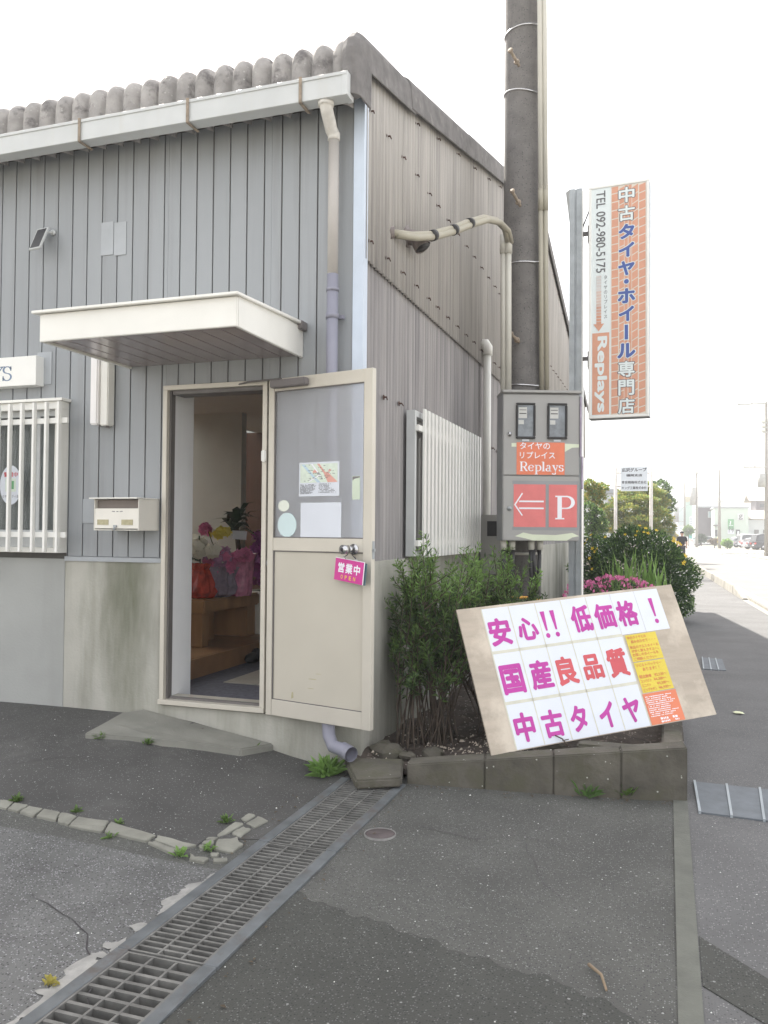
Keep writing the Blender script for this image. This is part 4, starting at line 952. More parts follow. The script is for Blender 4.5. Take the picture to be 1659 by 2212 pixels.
for pts in ([(-60, 152), (88, 176), (42, 218), (-60, 200)], [(88, 176), (178, 196), (108, 236), (42, 218)], [(178, 196), (262, 215), (206, 264), (108, 236)], [(262, 215), (366, 236), (340, 292), (206, 264)],
            [(366, 236), (470, 262), (412, 272), (345, 268)], [(470, 262), (412, 318), (340, 296), (350, 272)], [(470, 262), (662, 292), (640, 330), (412, 318)], [(662, 292), (948, 375), (890, 414), (620, 358)], [(640, 332), (614, 360), (412, 318), (540, 322)],
            [(950, 375), (1190, 435), (1085, 462), (930, 408)], [(928, 412), (1082, 464), (1050, 488), (888, 420)], [(1200, 432), (1238, 440), (1228, 458), (1198, 450)], [(1225, 408), (1300, 400), (1285, 432), (1215, 428)], [(1262, 385), (1318, 390), (1302, 402), (1240, 400)],
            [(1300, 372), (1420, 290), (1480, 300), (1390, 355), (1318, 388)], [(1310, 400), (1430, 385), (1470, 430), (1400, 478), (1282, 455)], [(1400, 352), (1470, 318), (1520, 335), (1450, 388), (1400, 372)], [(1480, 300), (1560, 250), (1630, 285), (1530, 330)], [(1450, 270), (1500, 236), (1550, 248), (1480, 290)],
            [(1150, 478), (1180, 502), (1265, 508), (1240, 535), (1140, 515)], [(1268, 478), (1325, 478), (1310, 500), (1270, 502)], [(1290, 508), (1378, 505), (1370, 528), (1280, 530)], [(-400, 88), (-60, 152), (-60, 200), (-420, 132)]):
    stone([zk(*p) for p in pts])
# drain: concrete trench, steel frame, removable gratings one metre long
ZG = lambda y: g(-1.5, y) + .004
b = MB(); b.box(GL - .02, GL + .03, -6, GT, -.35, .045); b.box(GR - .03, GR + .02, -6, GT, -.35, .045); b.box(GL + .03, GR - .03, -6, GT, -.36, -.02); b.build('drain_trench', 'trench', kind='structure')
T = thing('drain_surround', 'long steel surround bedded around the drain gratings', 'drain surround', (-1.53, 2, .05))
for x0, x1 in ((GL - .012, GL + .036), (GR - .036, GR + .012)):
    for ya, yb in ((-5, .333), (.336, 1.333), (1.336, 2.333), (2.336, 3.333), (3.336, 4.333)): MB().box(x0, x1, ya, yb, .02, .072 + .002 * (ya > 3)).build('frame_rail', 'grate_frame', T, bevel=.003, seg=1)
def grating(y0, coarse):
    T = thing('drain_grate', 'g', 'drain grate', (-1.53, y0 + .5, .06), 'steel gratings over the drain')
    xa, xb = GL + .037, GR - .037; w = xb - xa
    b = MB(); zt = .068; zb = .020
    b.box(xa, xa + .008, y0 + .004, y0 + .993, zb, zt); b.box(xb - .008, xb, y0 + .004, y0 + .993, zb, zt)
    b.box(xa + .008, xb - .008, y0 + .004, y0 + .012, zb, zt); b.box(xa + .008, xb - .008, y0 + .985, y0 + .993, zb, zt); b.build('grate_rim', 'grate_steel', T)
    for f in (.36, .68): MB().box(xa + w * f - .004, xa + w * f + .004, y0 + .012, y0 + .985, zb, zt - .001).build('long_bar', 'grate_steel', T)
    n = 20 if coarse else 30; d = .973 / n
    me = MB().box(xa + .008, xb - .008, -.0048 if not coarse else -.0068, .0048 if not coarse else .0068, zb + .004, zt - .002)
    me = me.mesh('cross_bar', 'grate_steel', Vector((0, 0, 0)))
    for k in range(1, n):
        o = bpy.data.objects.new('cross_bar', me); COL.objects.link(o); o.parent = T; o.location = Vector((0, y0 + .012 + d * k, 0)) - T.location
    return T
for y0, co, lb in ((3.335, 0, 'fine steel grating whose upper end runs under the concrete slab'), (2.335, 0, 'fine steel grating second from the slab, beside the broken edging corner'), (1.335, 1, 'coarse steel grating with wide openings at the bottom of the picture'), (.335, 1, 'coarse steel grating nearest the viewer')):
    T = grating(y0, co); T['label'] = lb
T = MB(); P = [onZ(px, py, z) for px, py, z in ((744, 1636, .145), (872, 1638, .16), (868, 1680, .135), (768, 1686, .118))]
b = MB(); b.slabpoly([tuple(p) for p in P][::-1], .05); b.build('concrete_slab', 'concrete_mossy', None, bevel=.01, label='loose grey concrete slab tilted over the upper end of the drain', cat='slab')
b = MB(); V = [] 
rr = random.Random(4)                                     # white lime crust along the drain
for _ in range(52):
    y = rr.choice((rr.gauss(2.75, .09), rr.gauss(2.15, .2), rr.gauss(1.6, .3))); w = rr.uniform(.008, .05); l = rr.uniform(.02, .1); n = 9; x = GL - .013 - w * rr.uniform(.3, 1.0)
    P = [(min(GL - .0128, x + w * rr.uniform(.5, 1) * math.cos(6.283 * i / n)), y + l * rr.uniform(.5, 1) * math.sin(6.283 * i / n)) for i in range(n)]
    b.add([(p[0], p[1], gz(*p) + .0075 + .0004 * rr.random()) for p in P], [tuple(range(n))])
b.build('lime_crust', 'salt', kind='stuff')
p = onG(821, 1806)
T = thing('valve_lid', 'small round iron valve lid with bright rim set in the asphalt', 'lid', p)
b = MB(); b.tube([(p.x, p.y, p.z - .03), (p.x, p.y, p.z + .010)], .0685, 28); b.build('lid', 'iron_lid', T)
b = MB(); b.lathe((p.x, p.y, p.z), [(.069, -.02), (.069, .013), (.0735, .013), (.0735, -.02)], 32); b.build('rim', 'lid_rim', T)
# steel drain covers in the pavement
def cover(pts, label, nb):
    P = [onG(*q, .004) for q in pts]; T = thing('drain_cover', label, 'drain cover', (P[0] + P[2]) / 2, 'steel drain covers in the pavement')
    for k in range(nb):
        u0, u1 = k / nb, (k + 1) / nb; q = [P[0].lerp(P[1], u0), P[0].lerp(P[1], u1), P[3].lerp(P[2], u1), P[3].lerp(P[2], u0)]; c = sum(q, Vector()) / 4
        q = [c + (v - c) * .975 for v in q]; q.reverse(); MB().slabpoly([tuple(v + Vector((0, 0, .004))) for v in q], .02).build('cover_plate', 'cover_steel', T)
        e0, e1 = P[0].lerp(P[1], u0), P[3].lerp(P[2], u0); d = (P[1] - P[0]).normalized() * .006; MB().slabpoly([tuple(v + Vector((0, 0, .010))) for v in (e1 - d, e1 + d, e0 + d, e0 - d)][::-1], .015).build('cover_bar', 'cover_bar', T)
cover([(1500, 1690), (1790, 1722), (1798, 1795), (1512, 1758)], 'large steel plate drain cover beside the kerb end', 4)
cover([(1517, 1421), (1560, 1425), (1569, 1450), (1520, 1447)], 'small steel drain cover farther up the pavement behind the leaning board', 3)
# litter
def rag(name, px, py, s, mat, label, cat):
    p = onG(px, py); r = random.Random(px); b = MB(); n = 9
    b.add([(p.x, p.y, p.z + s * .35)] + [(p.x + s * r.uniform(.6, 1.1) * math.cos(6.283 * i / n), p.y + .8 * s * r.uniform(.5, 1.1) * math.sin(6.283 * i / n), p.z + .006 + s * r.uniform(0, .2)) for i in range(n)], [(0, 1 + i, 1 + (i + 1) % n) for i in range(n)])
    return b.build(name, mat, None, label=label, cat=cat)
rag('litter', 1596, 1542, .05, 'leaf_litter', 'crumpled pale scrap lying on the shaded pavement', 'litter')
p, q = onG(1272, 2093), onG(1310, 2148); b = MB(); m_ = (p + q) / 2; b.tube([(p.x, p.y, p.z + .014), (p.x * .5 + q.x * .5 + .012, m_.y, m_.z + .022), (q.x, q.y, q.z + .012)], [.006, .005, .004], 6); b.build('stick', 'twig', None, label='bent brown stick lying on the asphalt', cat='stick')
b = MB(); rr = random.Random(6)                             # loose pale grit
for _ in range(420):
    x, y = rr.uniform(-4.4, 1.4), rr.uniform(1.7, 4.4)
    if GL - .02 < x < GR + .02 or 0 < x < .1: continue
    s = rr.uniform(.001, .003) * (1.8 if rr.random() < .03 else 1); z = gz(x, y) + .006
    b.add([(x - s, y - s, z), (x + s, y - s * .6, z), (x + .2 * s, y + s, z), (x, y, z + s)], [(0, 1, 3), (1, 2, 3), (2, 0, 3)])
b.build('grit', 'line_white', kind='stuff')

def crack(pts, w, seed):
    r = random.Random(seed); P = [onG(*p) for p in pts]; Q = []
    for a, c in zip(P, P[1:]):
        for t in (0, .2, .4, .6, .8): q = a.lerp(c, t) + Vector((r.gauss(0, .009), r.gauss(0, .009), 0)); Q.append(q)
    Q.append(P[-1]); b = MB(); n = len(Q); vs = []
    for i, q in enumerate(Q):
        d = (Q[min(n - 1, i + 1)] - Q[max(0, i - 1)]); s = Vector((-d.y, d.x, 0)).normalized() * w * r.uniform(.35, 1.2) * (1 if 0 < i < n - 1 else .1)
        for k in (-1, 1): p = q + s * k; vs.append((p.x, p.y, gz(p.x, p.y) + .0062))
    b.add(vs, [(2 * i, 2 * i + 1, 2 * i + 3, 2 * i + 2) for i in range(n - 1)]); b.build('asphalt_crack', 'ink_black', kind='stuff')
crack([(596, 1590), (640, 1625), (690, 1650), (738, 1690)], .003, 1); crack([(0, 1655), (120, 1640), (210, 1632)], .002, 2); crack([(905, 1790), (1010, 1815), (1130, 1808), (1260, 1840)], .0018, 3); crack([(60, 1935), (160, 1990), (210, 2090), (190, 2190)], .0022, 4); crack([(1130, 1808), (1160, 1890), (1220, 1960)], .0016, 5)
b = MB(); rr = random.Random(31)                            # dead leaves and dirt gathered along edges
for _ in range(150):
    m_ = rr.random()
    if m_ < .35: x = rr.uniform(-1.3, .05); y = 4.36 + (x + 1.345) * .166 - abs(rr.gauss(0, .05)) - .02
    elif m_ < .6: x = rr.uniform(-4.3, -1.9); y = 4.52 - abs(rr.gauss(0, .05))
    elif m_ < .8: x = GR + .03 + abs(rr.gauss(0, .05)); y = rr.uniform(1.8, 4.2)
    else: x = GL - .04 - abs(rr.gauss(0, .08)); y = rr.uniform(3.0, 4.1)
    s = rr.uniform(.004, .013); a = rr.uniform(0, 6.28); c, n = math.cos(a) * s, math.sin(a) * s; z = gz(x, y) + .008
    b.add([(x - c, y - n, z), (x + n * .5, y - c * .5, z + s * .3), (x + c, y + n, z + s * .1), (x - n * .5, y + c * .5, z + s * .25)], [(0, 1, 2, 3)])
b.build('leaf_litter', 'leaf_brown', kind='stuff')
# ------------------------------------------------------------------ plants
def leaves(name, C, S, mat, parent, seed, aspect=.38, dirs=None, kind='stuff', up=.3, fold=.25):
    """leaf-sized folded blades at points C with lengths S; dirs gives each its pointing direction"""
    rg = np.random.default_rng(seed); n = len(C)
    d = rg.normal(size=(n, 3)) if dirs is None else dirs + rg.normal(size=(n, 3)) * .45
    d[:, 2] += up; d /= np.linalg.norm(d, axis=1)[:, None]
    a = np.cross(d, rg.normal(size=(n, 3))); a /= np.linalg.norm(a, axis=1)[:, None]; nn = np.cross(d, a)
    S = S[:, None]; w = a * S * aspect * .5; lift = nn * S * fold * .25
    V = np.stack([C, C + d * S * .5 + w + lift, C + d * S, C + d * S * .5 - w + lift], 1).reshape(-1, 3)
    Fq = np.arange(4 * n).reshape(n, 4)
    return npmesh(name, V, Fq, mat, parent, kind=kind)
rg = np.random.default_rng(1)
def shrub_stems(T, stems, mat_b='bark', rad=.006):
    b = MB()
    for s in stems:
        k = len(s); b.tube(s, [rad * (1 - .8 * i / (k - 1)) for i in range(k)], 5, cap=False)
    return b.build('branches', mat_b, T, kind='stuff')
# willowy shrub against the gable
def willow(name, label, base, spread, n, hmin, hmax, seed, lp=70, lsz=.045, mats=('leaf', 'leaf_dark', 'leaf_bright'), lean=(0, 0), low=.25):
    T = thing(name, label, 'shrub', base); r = random.Random(seed); stems = []; C = [[], [], []]; D = [[], [], []]; S = [[], [], []]
    for _ in range(n):
        a = r.uniform(0, 6.28); q = r.random() ** .5; h = r.uniform(hmin, hmax) * (1 - .25 * q)
        p0 = Vector(base) + Vector((r.gauss(0, .06), r.gauss(0, .08), 0))
        p3 = Vector(base) + Vector((spread[0] * q * math.cos(a) + lean[0], spread[1] * q * math.sin(a) + lean[1], h))
        if p3.x < GX + .06: p3.x = GX + .06 + r.uniform(0, .05)
        p1 = p0.lerp(p3, .35) + Vector((r.gauss(0, .03), r.gauss(0, .03), .02)); p2 = p0.lerp(p3, .7) + Vector((r.gauss(0, .04), r.gauss(0, .04), .05))
        st_ = [p0]
        for i in range(1, 9):
            t = i / 8; c = (p0 * (1 - t) ** 3 + p1 * 3 * t * (1 - t) ** 2 + p2 * 3 * t * t * (1 - t) + p3 * t ** 3); st_.append(c)
        stems.append(st_)
        subs = [(st_, low)]
        for _k in range(3):
            i = r.randint(3, 6); s0 = st_[i]; d = Vector((r.gauss(0, .5), r.gauss(0, .5), r.uniform(.5, 1))).normalized() * r.uniform(.12, .32)
            e = s0 + d
            if e.x < GX + .05: e.x = GX + .05
            s2 = [s0, s0 + (e - s0) * .5 + Vector((0, 0, -.01)), e]; stems.append(s2); subs.append((s2, .0))
        for s, lo in subs:
            m = lp if s is st_ else lp // 2
            for _k in range(m):
                t = lo + (1 - lo) * r.random() ** .75; f = t * (len(s) - 1); i = min(int(f), len(s) - 2); p = s[i].lerp(s[i + 1], f - i); ax = (s[i + 1] - s[i]).normalized()
                side = Vector((r.gauss(0, 1), r.gauss(0, 1), r.gauss(0, .4))); side = (side - ax * side.dot(ax)).normalized()
                z = (p.z - base[2]) / hmax; k = 2 if (z > .6 and r.random() < .6) else 1 if r.random() < .4 else 0
                C[k].append(tuple(p + side * .004)); D[k].append(tuple(side * .8 + ax * .75)); S[k].append(lsz * r.uniform(.6, 1.25))
    shrub_stems(T, stems)
    for k in range(3):
        if C[k]: leaves('foliage', np.array(C[k]), np.array(S[k]), mats[k], T, seed * 7 + k, .23, np.array(D[k]), up=.1)
    return T
willow('leafy_shrub', 'green shrub with upright shoots between the open door and the gable window', (-1.32, 5.05, .13), (.42, .36), 36, .8, 1.45, 3, 105, .042, lean=(-.02, .1), low=.4)
willow('leafy_shrub', 'tall bright shrub in front of the gable window beside the meter box', (-1.16, 5.9, .13), (.38, .48), 44, .75, 1.5, 5, 100, .042, lean=(-.04, .1), low=.4)
willow('leafy_shrub', 'green shrub rising behind the edge of the open door', (-1.5, 4.95, .13), (.22, .28), 20, .9, 1.5, 15, 100, .040, lean=(.02, .1))
willow('dry_shrub', 'bare brown twiggy shrub behind the left edge of the leaning board', (-1.06, 5.45, .13), (.34, .28), 64, .45, .9, 9, 24, .03, mats=('leaf_brown', 'leaf_brown', 'leaf_dark'), low=.45)
willow('leafy_shrub', 'thin low shrub under the meter box cables beside the pole', (-.80, 6.25, .13), (.25, .25), 5, .5, .95, 11, 40, .06, mats=('leaf', 'leaf_bright', 'leaf_bright'), low=.4)
def weed(px, py, n, L_, mat, label, name='weed', cat='weed', w=.16, base=None):
    p = onG(px, py) if base is None else Vector(base); T = None; b = MB(); r = random.Random(int(px * 3 + py))
    for k in range(n):
        a = r.uniform(0, 6.28); el = r.uniform(.3, 1.3); l = L_ * r.uniform(.5, 1.1); d = Vector((math.cos(a) * math.cos(el), math.sin(a) * math.cos(el), math.sin(el))); s = d.cross(Vector((0, 0, 1))).normalized() * l * w
        o = p + Vector((r.uniform(-.3, .3) * L_, r.uniform(-.25, .25) * L_, 0)); mid = o + d * l * .55 + Vector((0, 0, l * .08)); tip = o + d * l - Vector((0, 0, l * .12))
        b.add([o, mid - s, tip, mid + s], [(0, 1, 2), (0, 2, 3)])
    return b.build(name, mat, None, label=label, cat=cat, loc=p)
weed(703, 1676, 130, .14, 'leaf_bright', 'bright green weed clump by the downpipe outlet at the drain', w=.085)
weed(218, 1597, 24, .06, 'leaf', 'small weed at the left end of the doorstep slab')
weed(318, 1607, 30, .06, 'leaf', 'small weed at the front middle of the doorstep slab')
weed(548, 1620, 14, .07, 'leaf', 'thin weed at the right front corner of the doorstep slab')
weed(388, 1850, 22, .055, 'leaf_bright', 'weed tuft in front of the cracked edging corner')
weed(448, 1838, 20, .045, 'leaf_bright', 'weed tuft inside the broken edging corner')
weed(238, 1811, 14, .04, 'leaf', 'tiny weed on the front side of the edging')
weed(490, 1777, 36, .05, 'leaf', 'row of weeds along the short arm of the edging')
weed(35, 1732, 40, .05, 'leaf', 'weeds along the edging at the left end of the picture')
weed(165, 1755, 22, .04, 'leaf', 'weeds on the back of the edging, left of its middle crack')
weed(255, 1780, 20, .035, 'leaf', 'weeds on the back of the edging near its long stones')
weed(108, 2128, 14, .05, 'leaf_yellow', 'yellowish weed beside the lime crust at the drain')
weed(1350, 1720, 26, .10, 'leaf', 'broad leaved weed at the foot of the concrete kerb', w=.2)
weed(1268, 1722, 24, .11, 'grass', 'grassy weed at the foot of the kerb, left of the broad leaved one', w=.05)
weed(1440, 1718, 60, .06, 'leaf_yellow', 'mossy tuft at the kerb end beside the steel cover', w=.1)

# ------------------------------------------------------------------ planter kerb
A0, A1 = Vector((-1.345, 4.36)), Vector((.10, 4.60))
def kp(t): p = A0.lerp(A1, t); return p
dirk = (A1 - A0).normalized(); perp = Vector((-dirk.y, dirk.x))
Kt = lambda t: .172 + .165 * t
K = thing('planter_kerb', 'row of weathered concrete blocks edging the planting bed under the board', 'kerb', (-.6, 4.5, .05))
for t0, t1 in ((.0, .287), (.2885, .5355), (.537, .7725), (.774, 1.0)):
    a, c = kp(t0), kp(t1); q = perp * .125
    b = MB(); b.add([(a.x, a.y, -.1), (c.x, c.y, -.1), (c.x + q.x, c.y + q.y, -.1), (a.x + q.x, a.y + q.y, -.1), (a.x, a.y, Kt(t0)), (c.x, c.y, Kt(t1)), (c.x + q.x, c.y + q.y, Kt(t1) + .004), (a.x + q.x, a.y + q.y, Kt(t0) + .004)],
                    [(3, 2, 1, 0), (4, 5, 6, 7), (0, 1, 5, 4), (1, 2, 6, 5), (2, 3, 7, 6), (3, 0, 4, 7)]); b.build('kerb_block', 'concrete_mossy', K, bevel=.006)
b = MB(); b.box(-.03, .085, 4.76, 9.0, -.1, .27); b.build('kerb_block', 'concrete_mossy', K, bevel=.012)
b = MB(); b.box(-.48, -.045, 4.76, 4.88, .1, .265); b.build('planter_block', 'concrete_mossy', None, bevel=.012, label='concrete block lying in the bed behind the kerb under the right half of the board', cat='block', loc=(-.3, 4.82, .1))
rr = random.Random(9)
for k, (x, y, s) in enumerate(((-1.56, 4.66, .12), (-1.3, 4.72, .07), (-.78, 4.72, .09), (-1.05, 4.66, .04), (-1.42, 4.6, .05), (-.62, 5.0, .1))):
    b = MB(); b.ball((x, y, .15), s, s * .8, s * .5, 8, 5); b.v = [(v[0] + rr.uniform(-1, 1) * s * .15, v[1] + rr.uniform(-1, 1) * s * .15, v[2] + rr.uniform(-1, 1) * s * .1) for v in b.v]; b.sf = [False] * len(b.f)
    b.build('rock', 'concrete_mossy', None, label=('large flat stone beside the downpipe outlet in the bed', 'brown stone in the bed just right of the door corner', 'broad stone in the bed next to the left edge of the board', 'smallest stone in the open soil behind the kerb', 'small stone between the door corner and the large flat stone', 'stone in the dark behind the leaning board')[k], cat='stone', loc=(x, y, .13))
b = MB()
for _ in range(500):
    x, y = rr.uniform(-1.62, -.4), rr.uniform(4.5, 5.3); s = rr.uniform(.003, .011); z = .15
    if y < 4.36 + (x + 1.345) * .166 + .16: continue
    z = .13 + .03 * math.sin(9 * x + 3 * y) * math.sin(5 * y) + .02 * math.sin(23 * y + 17 * x) + .006
    b.add([(x - s, y - s * .7, z - .004), (x + s, y - s * .6, z), (x + .2 * s, y + s, z), (x, y, z + s * 1.1)], [(0, 1, 3), (1, 2, 3), (2, 0, 3)])
b.build('pebbles', 'plywood', kind='stuff')

# ------------------------------------------------------------------ leaning board
BM = frame((-.906, 4.5, .227), (.78899, .6085, .08494), (-.3092, .27378, .91074))
BW, BH = 1.507, .838
T = thing('sign_board', 'plywood board of magenta characters leaning askew on the planter kerb', 'sign', (-.906, 4.5, .227))
MB(BM).box(0, BW, 0, BH, -.012, 0).build('plywood_panel', 'plywood', T)
def cellrow(n, y0, y1): 
    for i in range(n):
        x0 = .155 + .1762 * i; MB(BM).box(x0 + .0012, x0 + .175, y0, y1, .0004, .0012).build('paper_sheet', 'paper', T)
cellrow(7, .557, .822); cellrow(5, .262, .555); cellrow(5, .004, .260)
b = MB(BM)
for y in (.556, .261): b.rect(.156, y - .009, .156 + .881, y + .009, .0016)
for i in (1, 2, 3, 4, 5): b.rect(.155 + .1762 * i - .0035, .01, .155 + .1762 * i + .0035, .82 if i < 5 else .55, .0016)
b.rect(.150, .004, .158, .82, .0016); b.build('clear_tape', 'tape', T)
def bput(mat, items, bold=.04):
    for ch, u, v, w, h in items: b = MB(BM); char(b, ch, u, v, w, h, bold, .0022, fit=True); b.build('character', mat, T)
c0 = lambda i: .155 + .1762 * (i + .5)
bput('ink_magenta', [('安', c0(0) - .005, .675, .142, .168), ('心', c0(1), .672, .135, .14), ('低', c0(3) + .02, .690, .142, .168), ('価', c0(4) + .008, .688, .142, .162), ('格', c0(5) - .005, .688, .145, .165)])
for u in (c0(2) - .055, c0(2) + .01, c0(6) + .012):
    b = MB(BM)
    b.add([(u - .013, .765, .0022), (u + .013, .765, .0022), (u + .006, .645, .0022), (u - .006, .645, .0022)][::-1] if 0 else [(u - .006, .645, .0022), (u + .006, .645, .0022), (u + .015, .765, .0022), (u - .015, .765, .0022)], [(0, 1, 2, 3)]); b.disc((u, .615), .014, .015, 16, .0022); b.build('character', 'ink_magenta', T)
bput('ink_magenta', [('国', c0(0) - .004, .392, .142, .172), ('産', c0(1) + .004, .394, .142, .172)])
bput('ink_red', [('良', c0(2), .394, .135, .172), ('品', c0(3), .394, .13, .15), ('質', c0(4) - .003, .395, .138, .175)])
bput('ink_magenta', [('中', c0(0) - .006, .118, .125, .165), ('古', c0(1) - .004, .112, .135, .155), ('タ', c0(2) - .01, .114, .11, .15), ('イ', c0(3), .108, .105, .15), ('ヤ', c0(4) - .006, .112, .12, .15)])
MB(BM).box(1.052, 1.274, .384, .551, .0012, .0018).build('yellow_note', 'ink_yellow', T)
MB(BM).box(1.052, 1.274, .194, .378, .0012, .0018).build('yellow_note', 'ink_yellow', T)
MB(BM).box(1.044, 1.28, .004, .188, .0012, .0018).build('orange_note', 'ink_orange', T)
b = MB(BM)
for t_, u, v, w, h in (('中古タイヤとの', 1.062, .523, .135, .020), ('組み合わせで・・・', 1.080, .497, .175, .020), ('新品のアルミホイール', 1.062, .463, .205, .020), ('が安く買えますよ～。', 1.064, .439, .195, .019), ('お探しのホイールを', 1.064, .415, .185, .020), ('ご相談ください！', 1.064, .391, .16, .018),
                       ('リビルトバッテリー', 1.064, .350, .18, .020), ('あります！！', 1.1, .322, .12, .021), ('軽自動車', 1.062, .280, .085, .021), ('¥2,520～', 1.168, .280, .088, .019), ('コンパクト', 1.062, .254, .075, .018), ('¥4,200～', 1.155, .254, .088, .019), ('ミニバン', 1.062, .228, .06, .018), ('¥4,200～', 1.168, .228, .088, .019), ('ビッグセダン', 1.062, .201, .095, .019), ('¥6,930～', 1.172, .201, .088, .019)):
    line(b, t_, u, v, w, h, .012, .0026)
b.build('lettering', 'ink_rust', T)
b = MB(BM); rr = random.Random(5)
for k in range(11): dashes(b, 1.056, .165 - .0115 * k, 1.056 + rr.uniform(.14, .21), .006, rr, .0026, fill=.9)
dashes(b, 1.115, .026, 1.175, .014, rr, .0026); dashes(b, 1.115, .01, 1.175, .012, rr, .0026); dashes(b, 1.2, .026, 1.24, .014, rr, .0026); dashes(b, 1.2, .01, 1.24, .012, rr, .0026); b.build('small_print', 'ink_white', T)
b = MB(); q = BM @ Vector((.44, .01, .01)); b.tube([q + Vector((-.04, -.02, .03)), q + Vector((0, -.01, .012)), q + Vector((.03, -.02, -.02))], .004, 5); b.tube([q, q + Vector((.035, -.01, .012))], .003, 5); b.build('twig', 'bark', None, label='small dark twig caught on the kerb at the lower edge of the board', cat='twig')

# ------------------------------------------------------------------ utility pole, conduits, meter box
PX, PY_ = -1.215, 7.27
pr = lambda z: .178 - z / 260
T = thing('utility_pole', 'thick grey concrete utility pole rising behind the meter box', 'utility pole', (PX, PY_, 0))
b = MB(); b.tube([(PX, PY_, z) for z in (-.2, 2, 4, 6, 8, 10, 12.5)], [pr(z) for z in (-.2, 2, 4, 6, 8, 10, 12.5)], 40); b.build('shaft', 'pole_concrete', T)
for a_, c_ in (((1103, 110), (1117, 135)), ((1107, 414), (1120, 438)), ((1104, 722), (1117, 735)), ((1118, -120), (1110, -100))):
    q, e = at(c_[0], c_[1], 7.10), at(a_[0], a_[1], 7.0)
    b = MB(); b.tube([q + (q - e) * .3, q, e], .014, 8); b.tube([e, e + (e - q).normalized() * .012], .024, 8); b.tube([q, q + (e - q).normalized() * .015], .026, 8); b.build('step_bolt', 'rust_pale', T)
def hoop(zz, tilt=0.0, r0=.004):
    b = MB(); R_ = pr(zz) + .004
    b.tube([(PX + (R_ + .05 * max(0, math.cos(t)) ** 3) * math.cos(t), PY_ + R_ * math.sin(t), zz + tilt * math.cos(t)) for t in [2 * math.pi * i / 40 for i in range(41)]], r0, 5, cap=False); b.build('strap', 'steel', T)
for py, tl_ in ((178, -.03), (36, .02), (560, .0), (829, -.01)): hoop(at(1135, py, 7.1).z, tl_, .008)
b = MB(); q = at(1135, 1197, 7.0); b.tube([(PX + (pr(1.2) + .003) * math.cos(t), PY_ + (pr(1.2) + .003) * math.sin(t), q.z) for t in [math.pi + math.pi * i / 20 for i in range(21)]], .012, 5); b.build('strap', 'conduit', T)
b = MB(); z = onZ(1135, 1262, .75).z
for t in range(26): pass
T2 = thing('conduit', 'pair of tall cream conduits running up the right side of the pole', 'conduit', (-.93, 7.2, 1))
for px0, px1 in ((1176, 1181), (1166, 1170)):
    pts = [at(px0 + (px1 - px0) * (y / 840), y, 7.15) for y in (-500, 0, 430, 850)]
    b = MB(); b.tube(pts[:3], .0215, 12); b.build('upper_tube', 'conduit', T2); b = MB(); b.tube(pts[2:], .0205, 12); b.tube([pts[2] + Vector((0, 0, .12)), pts[2] + Vector((0, 0, -.1))], .0235, 12); b.build('lower_tube', 'conduit_old', T2)
T2 = thing('conduit', 'taped cream conduits arching from the gable wall to the left side of the pole', 'conduit', (-1.5, 6, 3))
path = [(845, 502, 5.36), (868, 505, 5.42), (890, 508, 5.5), (930, 506, 5.68), (975, 494, 5.9), (1010, 480, 6.12), (1045, 470, 6.4), (1072, 476, 6.65), (1090, 494, 6.85), (1096, 520, 6.95)]
for dx, dz in ((0, 0), (.035, -.008)):
    b = MB(); pts = [at(*q) + Vector((dx * .7, dx, dz)) for q in path]; b.tube(pts, .0235, 12); b.build('flexible_tube', 'conduit_old', T2)
for k in (3, 4, 5):
    p, q = at(*path[k]), at(*path[k + 1]); d = (q - p).normalized() * .035; m_ = p + Vector((.012, .016, -.004)); b = MB(); b.tube([m_ - d * .6, m_ + d * .6], .039, 14); b.build('tape_band', 'rubber_black', T2)
for px, d_ in ((1088, 7.0), (1098, 6.98)):
    b = MB(); b.tube([at(px, 515, d_), at(px, 850, d_)], .027, 12); b.tube([at(px, 508, d_), at(px, 548, d_)], .034, 12); b.build('straight_tube', 'conduit', T2)
b = MB(); q = at(*path[0]); b.tube([q + Vector((-.05, -.01, .0)), q + Vector((.02, .01, 0))], [.045, .036], 10); b.build('wall_socket', 'hood_grey', T2)
# meter box
ang = math.radians(21); o = onY(1085, 1168, 6.70)
XM = frame(o, (math.cos(ang), math.sin(ang), 0), (0, 0, 1))
MW = pl(XM, 1252, 1168)[0]; MH = pl(XM, 1085, 848)[1]
mx = lambda px: (px - 1085) / (1252 - 1085) * MW; mz = lambda py: (1168 - py) / (1168 - 848) * MH
T = thing('meter_box', 'grey electricity meter cabinet with two black windows and red posters on the pole', 'meter box', XM.translation)
b = MB(XM); b.box(0, MW, 0, MH, -.27, -.02); b.build('cabinet', 'meter_side', T, bevel=.004)
b = MB(XM); b.box(.002, MW - .002, .003, mz(1027) - .003, -.0195, 0); b.build('lower_door', 'meter_grey', T, bevel=.006)
b = MB(XM); b.box(.002, MW - .002, mz(1027) + .003, MH - .012, -.0195, 0); up_ = b.build('upper_door', 'meter_grey', T, bevel=.006)
b = MB(XM); b.box(-.004, MW + .014, MH, MH + .022, -.28, .022); b.build('lid', 'meter_grey', T, bevel=.004)
